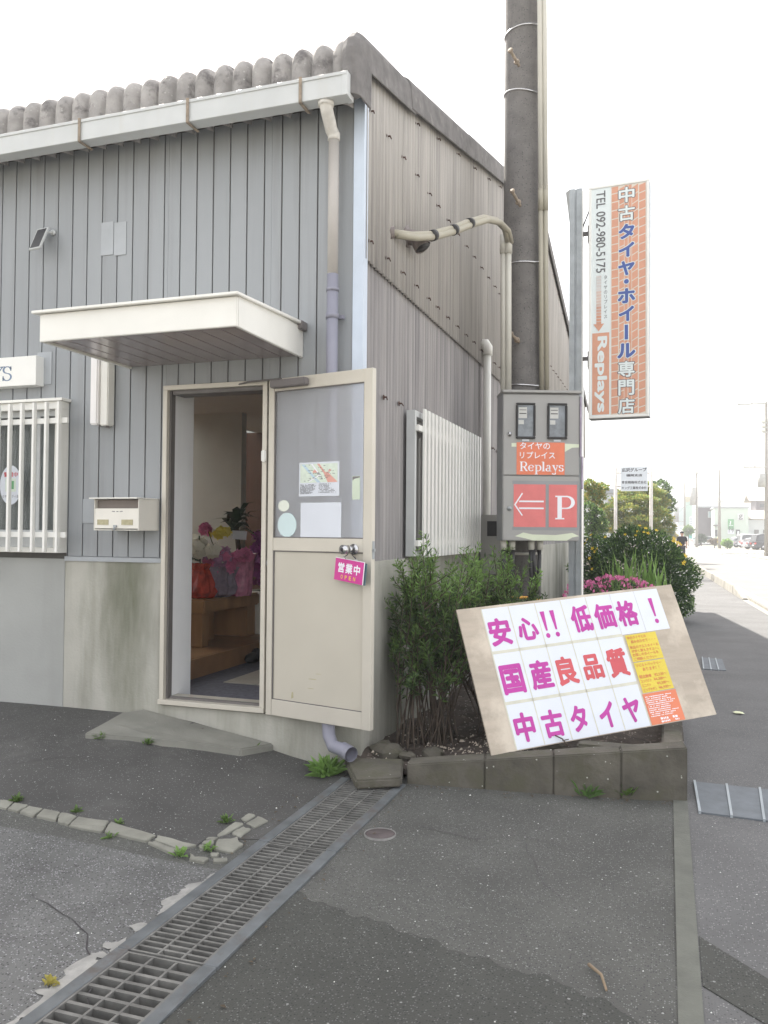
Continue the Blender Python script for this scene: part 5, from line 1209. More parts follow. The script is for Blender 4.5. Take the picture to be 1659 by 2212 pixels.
for x0, x1 in ((1113, 1155), (1181, 1224)):
    b = MB(XM); a, c, z0, z1 = mx(x0), mx(x1), mz(948), mz(870); e = .016
    b.box(a, c, z0, z0 + e * 1.2, .0005, .02); b.box(a, c, z1 - e, z1, .0005, .02); b.box(a, a + e, z0 + e * 1.2, z1 - e, .0005, .02); b.box(c - e, c, z0 + e * 1.2, z1 - e, .0005, .02); w = b.build('window_frame', 'rubber_black', T, bevel=.005)
    MB(XM).box(a + e, c - e, z0 + e * 1.2, z1 - e, .0005, .004).build('meter_glass', 'meter_glass', w)
    b = MB(XM); b.box(a + e + .006, a + e + .075, z0 + .17, z1 - .035, .0045, .006); b.box(a + e + .006, a + e + .05, z0 + .12, z0 + .155, .0045, .006); b.build('meter_body', 'meter_body', w)
    b = MB(XM); b.rect(a + e + .012, z0 + .205, a + e + .07, z0 + .212, .0065); b.rect(a + e + .012, z0 + .235, a + e + .07, z0 + .24, .0065); b.build('meter_dial', 'ink_black', w)
    MB(XM).box((a + c) / 2 - .028, (a + c) / 2 + .03, z0 - .018, z0 - .002, .001, .004).build('white_tag', 'paper', T)
for px, py, mt in ((1100, 938, 'steel'), (1100, 1099, 'galv')): b = MB(XM); b.tube([(mx(px), mz(py), .0005), (mx(px), mz(py), .012)], .018, 18); b.tube([(mx(px) + .004, mz(py), .012), (mx(px) + .004, mz(py), .018)], .008, 10); b.build('lock', mt, T)
b = MB(XM); b.box(mx(1115), mx(1219), mz(1025), mz(955), .0008, .0016); P_ = b.build('orange_poster', 'ink_vermilion', T)
b = MB(XM); line(b, 'タイヤの', mx(1122), mz(970), mx(1187) - mx(1122), .056, .012, .0024); line(b, 'リプレイス', mx(1122), mz(990), mx(1198) - mx(1122), .056, .012, .0024)
xh = .052; serif(b, 'Replays', mx(1122), mz(1018) + .002, xh, .0024, (mx(1218) - mx(1122)) / (xh * (1.28 + .95 + 1.06 + .56 + .96 + 1.0 + .84))); b.build('lettering', 'ink_white', P_)
b = MB(XM); b.box(mx(1109), mx(1178), mz(1138), mz(1046), .0008, .0016); P_ = b.build('arrow_poster', 'ink_coral', T)
b = MB(XM); A_ = lambda *pts: b.add([(mx(x), mz(y), .0024) for x, y in pts][::-1], [tuple(range(len(pts)))])
A_((1122, 1081), (1174, 1081), (1174, 1084.5), (1120, 1084.5)); A_((1120, 1096), (1174, 1096), (1174, 1099.5), (1122, 1099.5))
A_((1127, 1064), (1129, 1066), (1113.5, 1090), (1110, 1090)); A_((1110, 1090), (1113.5, 1090), (1129, 1113), (1126.5, 1114)); b.build('arrow', 'ink_white', P_)
b = MB(XM); b.box(mx(1185), mx(1246), mz(1138), mz(1046), .0008, .0016); P_ = b.build('parking_poster', 'ink_coral', T)
b = MB(XM); hP = mz(1070) - mz(1121); serif(b, 'P', mx(1199), mz(1121), hP / 1.5, .0024, (mx(1242) - mx(1199)) / (hP / 1.5 * 1.1)); b.build('lettering', 'ink_white', P_)
b = MB(XM); b.rect(mx(1106), mz(1046), mx(1249), mz(1038), .0005); b.rect(mx(1106), mz(1145), mx(1249), mz(1138.5), .0005); b.rect(mx(1178.5), mz(1138), mx(1184.5), mz(1046), .0007); b.rect(mx(1247), mz(1138), mx(1251), mz(1046), .0005); b.build('clear_tape', 'meter_side', T)
b = MB(XM); A_ = lambda *pts: b.add([(mx(x), mz(y), .0012) for x, y in pts][::-1], [tuple(range(len(pts)))])
A_((1112, 1158), (1130, 1150), (1150, 1154), (1200, 1155), (1236, 1150), (1251, 1157), (1236, 1160), (1224, 1167), (1150, 1167), (1136, 1163)); A_((1104, 957), (1114.5, 957), (1114.5, 965), (1104, 965)); A_((1219.5, 957), (1250, 958), (1250, 965), (1235, 966), (1219.5, 975)); b.build('tape_remnant', 'tape_green', T)
b = MB(XM)
for k in range(2): b.box(MW + .0005 + .012 * k, MW + .012 + .012 * k, mz(985 + 140 * 0) if k == 0 else mz(1055), mz(855) if k == 0 else mz(985), -.012, .012)
b.build('side_notice', 'wrap_lilac', T)
for px in (1092, 1111, 1153, 1172):
    b = MB(XM); b.tube([(mx(px), .002, -.09), (mx(px), -.075, -.09)], [.027, .025], 12); b.build('cable_gland', 'conduit', T)
b = MB(XM)
def loop(x0, x1, dep, zoff=-.09): b.tube([(x0, -.07, zoff), (x0 - .004, -dep * .5, zoff + .01), (x0 + (x1 - x0) * .2, -dep * .92, zoff + .015), ((x0 + x1) / 2, -dep, zoff + .015), (x0 + (x1 - x0) * .82, -dep * .9, zoff), (x1, -dep * .45, zoff - .02), (x1, -.07, zoff - .03)], .017, 10)
loop(mx(1092), mx(1099), .42); loop(mx(1095), mx(1111), .40); loop(mx(1113), mx(1096), .34, -.1); loop(mx(1152), mx(1159), .40); loop(mx(1158), mx(1172), .31); b.build('cable', 'cable', T)
b = MB()
ro = [at(1085, 1286, 6.6), at(1110, 1290, 6.7), at(1140, 1291, 6.75), at(1168, 1298, 6.8)]
b.tube(ro, .012, 8); b.build('rope', 'rope_orange', None, label='black and orange rope tied low around the utility pole', cat='rope')
# air conditioner beside the gable wall
q = onX(1037, 1112, GX + .03); AY = q.y + .4
T = thing('air_conditioner', 'grey outdoor air conditioner unit behind the meter box by the gable wall', 'air conditioner', (GX + .2, AY, .2))
b = MB(); b.box(GX + .03, GX + .36, AY - .4, AY + .42, .35, q.z); b.build('casing', 'ac_body', T, bevel=.01)
b = MB(); b.box(GX + .03, GX + .34, AY - .38, AY + .4, .12, .35); b.build('stand', 'concrete', T)
for k in range(9): MB().box(GX + .06, GX + .33, AY - .412, AY - .401, .42 + .075 * k, .45 + .075 * k).build('louvre', 'alu_dark', T)
b = MB(); b.box(GX + .10, GX + .34, AY - .408, AY - .401, q.z - .2, q.z - .06); b.build('dark_panel', 'rubber_black', T)

# ------------------------------------------------------------------ tall blade sign on its steel post
o = onY(1271, 905, 7.22); sa = math.radians(-4.5)
SM = frame(o, (math.cos(sa), math.sin(sa), 0), (0, 0, 1)); SWd = pl(SM, 1402, 905)[0]; SHt = (pl(SM, 1402, 388)[1] + pl(SM, 1273, 403)[1]) / 2
T = thing('projecting_sign', 'tall orange and white shop sign on a grey steel post above the meter box', 'sign', (o.x - .1, 7.3, 0))
b = MB(SM); b.box(0, SWd, 0, SHt, -.14, -.004); b.build('box', 'galv', T)
e = .022; b = MB(SM)
for x0, x1, y0, y1 in ((0, SWd, 0, e), (0, SWd, SHt - e, SHt), (0, e, e, SHt - e), (SWd - e, SWd, e, SHt - e)): b.box(x0, x1, y0, y1, -.003, .008)
b.build('frame', 'white_paint', T, bevel=.003, seg=1)
MB(SM).box(e, SWd - e, e, SHt - e, -.003, .001).build('face', 'sign_white', T)
FW, FH = SWd - 2 * e, SHt - 2 * e
fx = lambda u: e + u * FW; fy = lambda v: SHt - e - v * FH           # u from the left, v from the top
b = MB(SM); b.rect(fx(.36), fy(1), fx(1), fy(0), .0018); b.build('tread_print', 'sign_cream', T)
b = MB(SM); n = 27
for k in range(n):                                                    # tyre-tread cells
    v0, v1 = k / n, (k + 1) / n; gp = .0045
    for ua, ub, s0, s1, off in ((.375, .495, -.001, -.004, 0), (.87, .985, .0, -.008, .3), (.515, .60, -.004, -.012, .5), (.745, .85, .010, -.004, .2)):
        a = v0 + off / n; c = a + 1 / n - gp
        a, c = max(.003, a), min(.997, c)
        if c - a < .006: continue
        m_ = lambda v: min(.997, max(.003, v))
        b.add([(fx(ua), fy(m_(c + s0)), .0024), (fx(ub), fy(m_(c + s1)), .0024), (fx(ub), fy(m_(a + s1)), .0024), (fx(ua), fy(m_(a + s0)), .0024)], [(0, 1, 2, 3)])
b.rect(fx(.61), fy(.997), fx(.668), fy(.003), .0024); b.rect(fx(.682), fy(.997), fx(.735), fy(.003), .0024)
b.rect(fx(.02), fy(.995), fx(.335), fy(.637), .0024); b.build('tread_print', 'sign_orange', T)
z0 = .0034
chars = '中古タイヤ・ホイール専門店'; cyv = [.045, .125, .205, .285, .365, .423, .485, .563, .643, .723, .803, .883, .962]
fz = [(.30, .07), (.31, .07), (.29, .068), (.29, .066), (.30, .066), (.1, .024), (.32, .068), (.28, .068), (.06, .068), (.33, .068), (.31, .072), (.30, .07), (.31, .07)]
dk, wh, bl = MB(SM), MB(SM), MB(SM); uc = .645
for ch, v, (w, h) in zip(chars, cyv, fz):
    W_, H_ = w * FW, h * FH; u = fx(uc)
    if ch in '中古専門店':
        dk = MB(SM); char(dk, ch, u, fy(v), W_ * 1.06, H_ * 1.04, .06, z0, fit=True); char(wh, ch, u, fy(v), W_ * .96, H_ * .96, .025, z0 + .001, fit=True); dk.build('character_outline', 'ink_grey', T)
    elif ch == '・': wh.disc((u, fy(v)), .026, .026, 20, z0); bl.disc((u, fy(v)), .02, .02, 20, z0 + .001)
    elif ch == 'ー': wh.rect(u - .021, fy(v) - H_ * .52, u + .021, fy(v) + H_ * .52, z0); bl.rect(u - .014, fy(v) - H_ * .47, u + .014, fy(v) + H_ * .47, z0 + .001)
    else: char(wh, ch, u, fy(v), W_ * 1.1, H_ * 1.06, .085, z0, fit=True); char(bl, ch, u, fy(v), W_, H_ * .96, .045, z0 + .001, fit=True)
wh.build('lettering', 'sign_white', T); bl.build('lettering', 'ink_blue', T)
b = MB(SM); line(b, 'TEL 092-980-5175', fx(.09), fy(.012), fy(.012) - fy(.372), .17 * FW, .006, z0, rot=1)
b.build('lettering', 'ink_grey', T); b = MB(SM)
tx = 'タイヤのリプレイス'
for i, ch in enumerate(tx): char(b, ch, fx(.265), fy(.395 + .0215 * i), .075 * FW, .0195 * FH, .0, z0, fit=False)
b.build('lettering', 'ink_grey', T)
b = MB(SM); line(b, 'Replays', fx(.065), fy(.652), fy(.652) - fy(.985), .23 * FW, .035, z0, rot=1); b.build('lettering', 'sign_white', T)
for k in range(16):
    mt = 'sign_fade1' if k < 5 else 'sign_fade2' if k < 10 else 'sign_fade3' if k < 13 else 'sign_orange'
    b = MB(SM); v = .385 + .0135 * k; b.rect(fx(.095), fy(v + .0115), fx(.185), fy(v), z0); b.build('arrow_stripe', mt, T)
b = MB(SM); b.add([(fx(.04), fy(.597), z0), (fx(.14), fy(.630), z0), (fx(.24), fy(.597), z0)], [(0, 1, 2)]); b.build('arrow_head', 'sign_orange', T)
b = MB(); PB = 7.30 - 6.8; a, c = onY(1229, 900, 7.30), onY(1256, 900, 7.30); zt = onY(1240, 408, 7.30).z; w = c.x - a.x
b.box(a.x, a.x + w * .42, 7.30, 7.312, 0, zt); b.box(a.x + w * .58, c.x, 7.30, 7.312, 0, zt); b.box(a.x + w * .42, a.x + w * .58, 7.315, 7.4, 0, zt); b.box(a.x, c.x, 7.405, 7.415, 0, zt)
b.add([(a.x, 7.30, zt - .3), (a.x - .04, 7.36, zt), (a.x, 7.30, zt), (a.x, 7.37, zt - .3), (a.x - .04, 7.43, zt), (a.x, 7.37, zt)], [(0, 1, 2), (3, 5, 4), (0, 3, 4, 1), (1, 4, 5, 2), (0, 2, 5, 3)])
b.build('post', 'galv', T)
b = MB(); b.box(c.x + .0, c.x + .008, 7.295, 7.42, 0, zt - .02); b.build('post_edge', 'white_paint', T)
for py in (500, 772): z = onY(1262, py, 7.25).z; b = MB(); b.box(c.x + .0085, o.x + .01, 7.30, 7.33, z - .015, z + .015); b.box(o.x - .012, o.x - .001, 7.25, 7.36, z - .09, z + .05); b.build('bracket', 'alu_dark', T)
b = MB(); z = onY(1262, 460, 7.25).z; b.tube([(c.x, 7.34, z - .1), (o.x + .03, 7.3, z + .12)], .006, 6); b.build('stay', 'alu_dark', T)
# ------------------------------------------------------------------ garden beside the pavement
def blob_pts(rg, n, c, rad, inner=.55, zmin=None, lump=0.15):
    d = rg.normal(size=(n, 3)); d /= np.linalg.norm(d, axis=1)[:, None]
    q = rg.uniform(inner ** 3, 1, size=n) ** (1 / 3)
    f = 1 + lump * np.sin(d[:, 0] * 5.1 + c[0]) * np.sin(d[:, 1] * 4.3 + 1) + lump * .7 * np.sin(d[:, 2] * 9 + d[:, 0] * 7)
    p = np.array(c) + d * (q * f)[:, None] * np.array(rad)
    if zmin is not None: k = p[:, 2] > zmin; p, d = p[k], d[k]
    return p, d
rg = np.random.default_rng(21)
bc = (-.50, 14.1, .66)
T = thing('flowering_bush', 'big dark green bush dotted with yellow flowers behind the blade sign post', 'bush', (bc[0], bc[1], 0))
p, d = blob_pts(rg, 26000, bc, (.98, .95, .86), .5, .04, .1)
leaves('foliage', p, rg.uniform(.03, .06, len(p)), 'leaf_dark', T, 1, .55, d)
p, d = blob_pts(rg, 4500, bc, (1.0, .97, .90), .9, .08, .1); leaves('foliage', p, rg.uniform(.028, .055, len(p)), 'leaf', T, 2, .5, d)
b = MB(); r = random.Random(2)
for k in range(16): a = r.uniform(0, 6.28); e = Vector((bc[0] + .6 * math.cos(a), bc[1] + .6 * math.sin(a), r.uniform(.4, 1.2))); b.tube([(bc[0] + .1 * math.cos(a), bc[1] + .1 * math.sin(a), -.02), (bc[0] + .3 * math.cos(a), bc[1] + .3 * math.sin(a), e.z * .6), e], [.016, .012, .006], 5)
b.build('branches', 'bark', T, kind='stuff')
b = MB()
for k in range(5): t = k * 1.2566; b.add([(0, 0, 0), (.022 * math.cos(t - .5), .022 * math.sin(t - .5), .008), (.04 * math.cos(t), .04 * math.sin(t), .012), (.022 * math.cos(t + .5), .022 * math.sin(t + .5), .008)], [(0, 1, 2, 3)])
fm = b.mesh('flower', 'petal_yellow')
for zx, zy in ((140, 1270), (90, 1340), (105, 1310), (190, 1388), (172, 1412), (152, 1385), (128, 1468), (68, 1495), (148, 1560), (262, 1287), (305, 1215), (432, 1265), (522, 1272), (540, 1240), (555, 1190), (608, 1212), (592, 1245), (628, 1255), (700, 1230), (845, 1310), (862, 1325), (890, 1338), (878, 1345), (850, 1298), (945, 1440), (940, 1500), (930, 1512), (905, 1350), (952, 1455), (840, 1322)):
    px, py = 1242.1 + zx * .2513, 837 + zy * .2513
    rr_ = ray(px, py); best = None                       # where the line of sight meets the bush
    o_ = CAM - Vector(bc); R_ = (1.02, .99, .91)
    A_ = sum((rr_[i] / R_[i]) ** 2 for i in range(3)); B_ = 2 * sum(rr_[i] * o_[i] / R_[i] ** 2 for i in range(3)); C_ = sum((o_[i] / R_[i]) ** 2 for i in range(3)) - 1
    D_ = B_ * B_ - 4 * A_ * C_; t = (-B_ - math.sqrt(max(0, D_))) / (2 * A_); q = CAM + rr_ * t
    o = bpy.data.objects.new('flower', fm); COL.objects.link(o); o.parent = T; o.location = q - T.location
    nrm_ = (q - Vector(bc)).normalized() + Vector((0, -.6, .2)); o.rotation_euler = nrm_.to_track_quat('Z', 'Y').to_euler(); s = rnd.uniform(.65, 1.0); o.scale = (s, s, s)
ac = (-.66, 11.5, .36)
T = thing('azalea', 'low azalea mound covered in pink blossom behind the top edge of the board', 'azalea', (ac[0], ac[1], 0))
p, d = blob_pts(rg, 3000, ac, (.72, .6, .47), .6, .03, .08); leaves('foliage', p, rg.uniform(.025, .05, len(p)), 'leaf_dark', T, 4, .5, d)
p, d = blob_pts(rg, 3400, ac, (.74, .62, .50), .93, .2, .08); cl = np.sin(p[:, 0] * 17) * np.sin(p[:, 1] * 15 + 2) + np.sin(p[:, 0] * 41 + p[:, 2] * 30) * .5
k = cl > .0; p, d = p[k], d[k]; leaves('blossom', p, rg.uniform(.035, .06, len(p)), 'petal_pink', T, 5, .8, d)
T = thing('iris_clump', 'clump of long upright sword leaves between the azalea and the bush', 'plant', (-.38, 12.6, 0))
b = MB(); r = random.Random(8)
for k in range(95):
    a = r.uniform(0, 6.28); o = Vector((-.42 + r.gauss(0, .2), 12.45 + r.gauss(0, .14), .05)); h = r.uniform(.65, 1.2); l = Vector((r.gauss(0, .14), r.gauss(0, .1), h)); s = Vector((math.cos(a), math.sin(a), 0)) * .03; m_ = o + l * .55 - Vector((l.x * .25, l.y * .25, 0))
    b.add([o - s, o + s, m_ + s, o + l, m_ - s], [(0, 1, 2, 4), (4, 2, 3)])
b.build('sword_leaves', 'leaf_bright', T, kind='stuff')
T = thing('grass_tuft', 'thin wild grass around the pole foot under the cables', 'grass', (-.6, 6.5, .1))
b = MB()
for k in range(120):
    o = Vector((r.uniform(-1.0, -.25), r.uniform(6.1, 7.6), .1)); h = r.uniform(.25, .75); l = Vector((r.gauss(0, .1), r.gauss(0, .1), h)); s = Vector((.005, 0, 0)); m_ = o + l * .5
    b.add([o - s, o + s, m_ + s, o + l, m_ - s], [(0, 1, 2, 4), (4, 2, 3)])
b.build('blades', 'grass', T, kind='stuff')
def tree(name, label, base, trunk, pads, mats, n, ls, seed, cat='tree', asp=.45, group=None):
    T = thing(name, label, cat, base, group); rgx = np.random.default_rng(seed); r = random.Random(seed)
    b = MB(); x, y, z = base; b.tube([(x, y, z - .1), (x + r.uniform(-.1, .1), y, z + trunk[1] * .5), (x + r.uniform(-.15, .15), y, z + trunk[1])], [trunk[0], trunk[0] * .75, trunk[0] * .35], 8)
    for (c, rad) in pads: b.tube([(x, y, z + max(.3, (c[2] - z) * .65)), ((x + c[0]) / 2, (y + c[1]) / 2, c[2] - rad[2] * .4), c], [trunk[0] * .4, trunk[0] * .28, .02], 5)
    b.build('trunk', 'bark', T)
    Cs = [[] for _ in mats]; Ds = [[] for _ in mats]
    for (c, rad) in pads:
        for i in range(len(mats)):
            p, d = blob_pts(rgx, int(n * (rad[0] * rad[1] + rad[0] * rad[2]) / len(mats)), c, rad, .45, None, .22); Cs[i].append(p); Ds[i].append(d)
    for i, m_ in enumerate(mats):
        p = np.concatenate(Cs[i]); leaves('crown', p, rgx.uniform(.7, 1.3, len(p)) * ls, m_, T, seed + i, asp, np.concatenate(Ds[i]))
    return T
r = random.Random(5)
zf = lambda px, py, d: tuple(at(px, py, d))
pads = []
for px, py, w, h, d in ((1382, 1052, 30, 12, 38), (1360, 1068, 26, 9, 37.5), (1408, 1066, 28, 10, 38.3), (1345, 1084, 26, 9, 37), (1385, 1082, 34, 10, 36.8), (1425, 1086, 22, 11, 38), (1318, 1100, 26, 9, 37), (1362, 1102, 32, 10, 36.5), (1410, 1106, 30, 11, 36.5), (1335, 1120, 30, 9, 37), (1385, 1126, 34, 11, 36), (1432, 1122, 20, 12, 37.5), (1442, 1140, 16, 11, 37.5), (1310, 1138, 28, 10, 37.3), (1400, 1144, 34, 10, 36.2), (1350, 1142, 30, 10, 36.5)):
    s = d / 1790; pads.append((zf(px, py, d), (w * s * 1.05, w * s * .9, h * s)))
q = at(1385, 1150, 38); tree('pine_tree', 'layered sunlit pine tree behind the company sign', (q.x, q.y, 0), (.14, 3.2), pads, ('leaf_pine', 'leaf_pine', 'leaf'), 3400, .13, 31, asp=.3)
pads = []
for px, py, w, h, d in ((1285, 1056, 18, 12, 30), (1274, 1048, 14, 10, 30), (1300, 1054, 12, 9, 30.5), (1278, 1076, 18, 14, 30), (1296, 1074, 12, 9, 30), (1290, 1092, 14, 8, 30)):
    s = d / 1790; pads.append((zf(px, py, d), (w * s, w * s, h * s)))
q = at(1283, 1150, 30); tree('garden_tree', 'round tree with yellow new leaves left of the company sign', (q.x, q.y, 0), (.10, 2.4), pads, ('leaf_yellow', 'leaf'), 4200, .10, 33)
pads = []
for px, py, w, h, d in ((1270, 1100, 16, 14, 26), (1290, 1112, 14, 12, 26), (1272, 1128, 20, 14, 26), (1298, 1132, 14, 10, 26), (1285, 1148, 22, 14, 26)):
    s = d / 1790; pads.append((zf(px, py, d), (w * s, w * s, h * s)))
q = at(1280, 1150, 26); tree('garden_tree', 'dense green shrub tree just right of the steel post', (q.x, q.y, 0), (.08, 1.4), pads, ('leaf', 'leaf_dark'), 4600, .09, 35)
pads = [(zf(1428, 1058, 44), (.5, .5, .5)), (zf(1436, 1090, 44), (.55, .5, .6)), (zf(1422, 1076, 44), (.5, .5, .5))]
q = at(1425, 1150, 44); tree('garden_tree', 'darker broadleaf tree showing behind the right side of the pine', (q.x, q.y, -.03), (.10, 2.6), pads, ('leaf_dark', 'leaf'), 2600, .13, 37)
# company sign on two rusty posts
T = thing('company_sign', 'white company name board between two rust stained white posts', 'sign', (-1.1, 28.4, 0))
d = 28.0; F_ = frame(at(1341, 1061, d), (1, -.02, 0), (0, 0, 1)); w = pl(F_, 1399, 1061)[0]; h = pl(F_, 1345, 1009)[1]
b = MB(F_); b.box(0, w, 0, h, -.06, 0); b.build('board', 'company_white', T)
b = MB(F_)
line(b, '広沢グループ', .035, h * .80, w - .07, h * .155, .03, .002); line(b, '福岡支店', w * .20, h * .60, w * .60, h * .105, .03, .002); line(b, '育良精機株式会社', .03, h * .30, w - .06, h * .125, .014, .002); line(b, 'キング工業株式会社', .03, h * .07, w - .06, h * .125, .02, .002); b.build('lettering', 'ink_black', T)
for px in (1329.5, 1406.5):
    p, q = at(px, 1009, d), at(px, 1150, d); b = MB(); b.tube([(p.x, q.y + .05, 0), (p.x, q.y + .05, p.z)], .055, 12); b.build('post', 'rust_post', T)
for py in (1021, 1050): p, q = at(1331, py, d), at(1405, py, d); b = MB(); b.tube([(p.x, p.y + .1, p.z), (q.x, q.y + .1, p.z)], .03, 8); b.build('cross_rail', 'rust_post', T)
# ------------------------------------------------------------------ walking person
def skin_obj(name, verts, edges, radii, mat, parent, root=0):
    off = wloc(parent); me = bpy.data.meshes.new(name); me.from_pydata([tuple(Vector(v) - off) for v in verts], edges, []); o = bpy.data.objects.new(name, me); COL.objects.link(o); o.parent = parent
    me.materials.append(MATS[mat]); o.modifiers.new('skin', 'SKIN'); me.attributes
    sv = me.skin_vertices[0].data
    for i, v in enumerate(sv): v.radius = (radii[i], radii[i]) if not isinstance(radii[i], tuple) else radii[i]; v.use_root = (i == root)
    o.modifiers.new('sub', 'SUBSURF').levels = 1; o.modifiers['sub'].render_levels = 2
    for p_ in me.polygons: p_.use_smooth = True
    return o
def person(base, label, Hh=1.55, face=-1):
    T = thing('person', label, 'person', base); k = Hh / 1.7; X, Y, Z = base
    P = lambda x, y, z: (X + x * k, Y + y * k, Z + z * k)
    V = [P(0, 0, .92), P(0, .0, 1.12), P(0, -.02, 1.32), P(0, -.03, 1.42), P(0, -.05, 1.50), P(0, -.07, 1.60), P(0, -.06, 1.68),
         P(.19, -.02, 1.38), P(.25, .06, 1.12), P(.24, -.04, .90), P(.24, -.08, .80), P(-.19, -.02, 1.38), P(-.25, -.06, 1.12), P(-.22, -.18, .93), P(-.21, -.23, .84),
         P(.09, 0, .88), P(.10, -.16, .50), P(.10, -.08, .09), P(.10, -.22, .04), P(-.09, 0, .88), P(-.09, .08, .49), P(-.09, .27, .13), P(-.09, .18, .04)]
    E_ = [(0, 1), (1, 2), (2, 3), (3, 4), (4, 5), (5, 6), (2, 7), (7, 8), (8, 9), (9, 10), (2, 11), (11, 12), (12, 13), (13, 14), (0, 15), (15, 16), (16, 17), (17, 18), (0, 19), (19, 20), (20, 21), (21, 22)]
    R = [.14, .13, .15, .07, .055, .10, .08, .06, .045, .035, .04, .06, .045, .035, .04, .09, .06, .042, .04, .09, .06, .042, .04]
    skin_obj('body', V, E_, [q * k for q in R], 'skin', T)
    skin_obj('shirt', [P(0, 0, .90), P(0, 0, 1.12), P(0, -.02, 1.34), P(.19, -.02, 1.385), P(.245, .045, 1.16), P(-.19, -.02, 1.385), P(-.245, -.05, 1.16), P(0, -.03, 1.42)], [(0, 1), (1, 2), (2, 3), (3, 4), (2, 5), (5, 6), (2, 7)], [q * k for q in (.175, .165, .175, .085, .065, .085, .065, .09)], 'cloth_black', T)
    skin_obj('trousers', [P(0, 0, .94), P(.09, 0, .86), P(.10, -.16, .50), P(.10, -.085, .12), P(-.09, 0, .86), P(-.09, .08, .49), P(-.09, .26, .15)], [(0, 1), (1, 2), (2, 3), (0, 4), (4, 5), (5, 6)], [q * k for q in (.16, .105, .08, .065, .105, .08, .065)], 'cloth_black', T)
    b = MB(); b.ball(P(0, -.045, 1.655), .105 * k, .115 * k, .085 * k, 12, 8); b.build('hair', 'hair', T)
    b = MB()
    for sx in (-.04, .04): b.ball(P(sx, -.165, 1.615), .013 * k, .01 * k, .01 * k, 6, 4)
    b.ball(P(0, -.178, 1.585), .016 * k, .02 * k, .022 * k, 6, 4); b.box(P(-.03, 0, 0)[0], P(.03, 0, 0)[0], P(0, -.165, 0)[1], P(0, -.155, 0)[1], P(0, 0, 1.542)[2], P(0, 0, 1.552)[2]); b.build('face', 'skin', T)
    b = MB()
    for c in ((.10, -.18, .045), (-.09, .2, .05)): b.ball(P(*c), .055 * k, .13 * k, .05 * k, 8, 5)
    b.build('shoes', 'shoe', T)
q = at(1473, 1150, 40); person((q.x, q.y, g(0, q.y)), 'person in black shirt and trousers walking on the far pavement', 1.5)

# ------------------------------------------------------------------ far poles
def far_pole(px, ytop, d, zb, label, arms=(), trans=None, r_=.16, yb=None, lamp=False):
    p = at(px, ytop, d); T = thing('utility_pole', label, 'utility pole', (p.x, p.y, zb), 'utility poles along the road')
    b = MB(); b.tube([(p.x, p.y, zb - .3), (p.x, p.y, p.z)], [r_, r_ * .6], 12); b.build('shaft', 'pole_far', T)
    for (dz, L_, side) in arms:
        b = MB(); b.box(p.x - L_ * (side <= 0), p.x + L_ * (side >= 0), p.y - .25, p.y - .15, p.z - dz - .05, p.z - dz + .05); b.build('crossarm', 'transformer', T)
        b = MB()
        for f in ((-.95, -.5) if side < 0 else (.5, .95) if side > 0 else (-.95, -.5, .5, .95)): b.tube([(p.x + f * L_, p.y - .2, p.z - dz + .05), (p.x + f * L_, p.y - .2, p.z - dz + .3)], [.07, .05], 8)
        b.build('insulator', 'paper_warm', T)
    if trans: b = MB(); b.tube([(p.x + trans[1], p.y - .2, p.z - trans[0]), (p.x + trans[1], p.y - .2, p.z - trans[0] + trans[2])], trans[3], 12); b.box(p.x + min(0, trans[1]), p.x + max(0, trans[1]), p.y - .1, p.y + .05, p.z - trans[0] + .1, p.z - trans[0] + .2); b.build('transformer', 'transformer', T)
    return p
p1 = far_pole(1655, 868, 62, -.3, 'nearest far utility pole cut by the right picture edge', [(.15, 2.0, -1), (1.6, .3, 0), (1.95, .3, 0), (2.3, .3, 0), (4.9, 1.6, -1)], (6.4, -.35, 1.0, .28))
far_pole(1554, 1015, 104, -.5, 'bare utility pole with striped foot in front of the mint building', [(4.0, .6, 0)], None, .2)
far_pole(1505, 1018, 112, -.5, 'utility pole with transformer in front of the dark purple building', [(.3, .5, 0)], (4.6, -.5, 2.4, .36), .19)
far_pole(1479, 1035, 142, -.55, 'utility pole with street light and transformer left of the green tower', [(1.3, 2.2, -1)], (7.4, -1.4, 2.6, .45), .2)
far_pole(1456, 1072, 190, -.6, 'distant thin utility pole right of the pine tree', [(2.5, 1.2, 0)], None, .2)
far_pole(1447, 1083, 215, -.6, 'most distant utility pole beside the pine tree edge', [(.8, 1.2, 0)], (6, -.4, 2, .45), .2)
b = MB(); q = at(1554, 1180, 103.9)
for k in range(3): b.tube([(q.x, q.y, -.3 + .5 * k), (q.x, q.y, -.05 + .5 * k)], .215, 12)
b.build('pole_wrap', 'ink_yellow', None, label='yellow striped wrap on the foot of the bare utility pole', cat='pole wrap', loc=(q.x, q.y, 0))
def wire(pts, rad, label):
    b = MB(); V_ = [Vector(p) for p in pts]; P_ = []
    for a, c in zip(V_, V_[1:]):
        for i in range(8): t = i / 8; P_.append(a.lerp(c, t) - Vector((0, 0, (c - a).length * .012 * 4 * t * (1 - t))))
    P_.append(V_[-1]); b.tube(P_, rad, 4, cap=False); b.build('overhead_wire', 'cable', None, label=label, cat='wire')
wire([at(1740, 828, 60), at(1000, 846, 75)], .010, 'thin overhead wire crossing the white sky beside the blade sign')
wire([p1 + Vector((-1.9, 0, 0)), at(1554, 1018, 104), at(1505, 1022, 112), at(1479, 1038, 142)], .012, 'high overhead wire linking the far utility poles')
wire([at(1655, 1012, 62), at(1554, 1064, 104), at(1505, 1075, 112), at(1479, 1092, 142), at(1456, 1106, 190)], .02, 'sagging lower cable along the far utility poles')

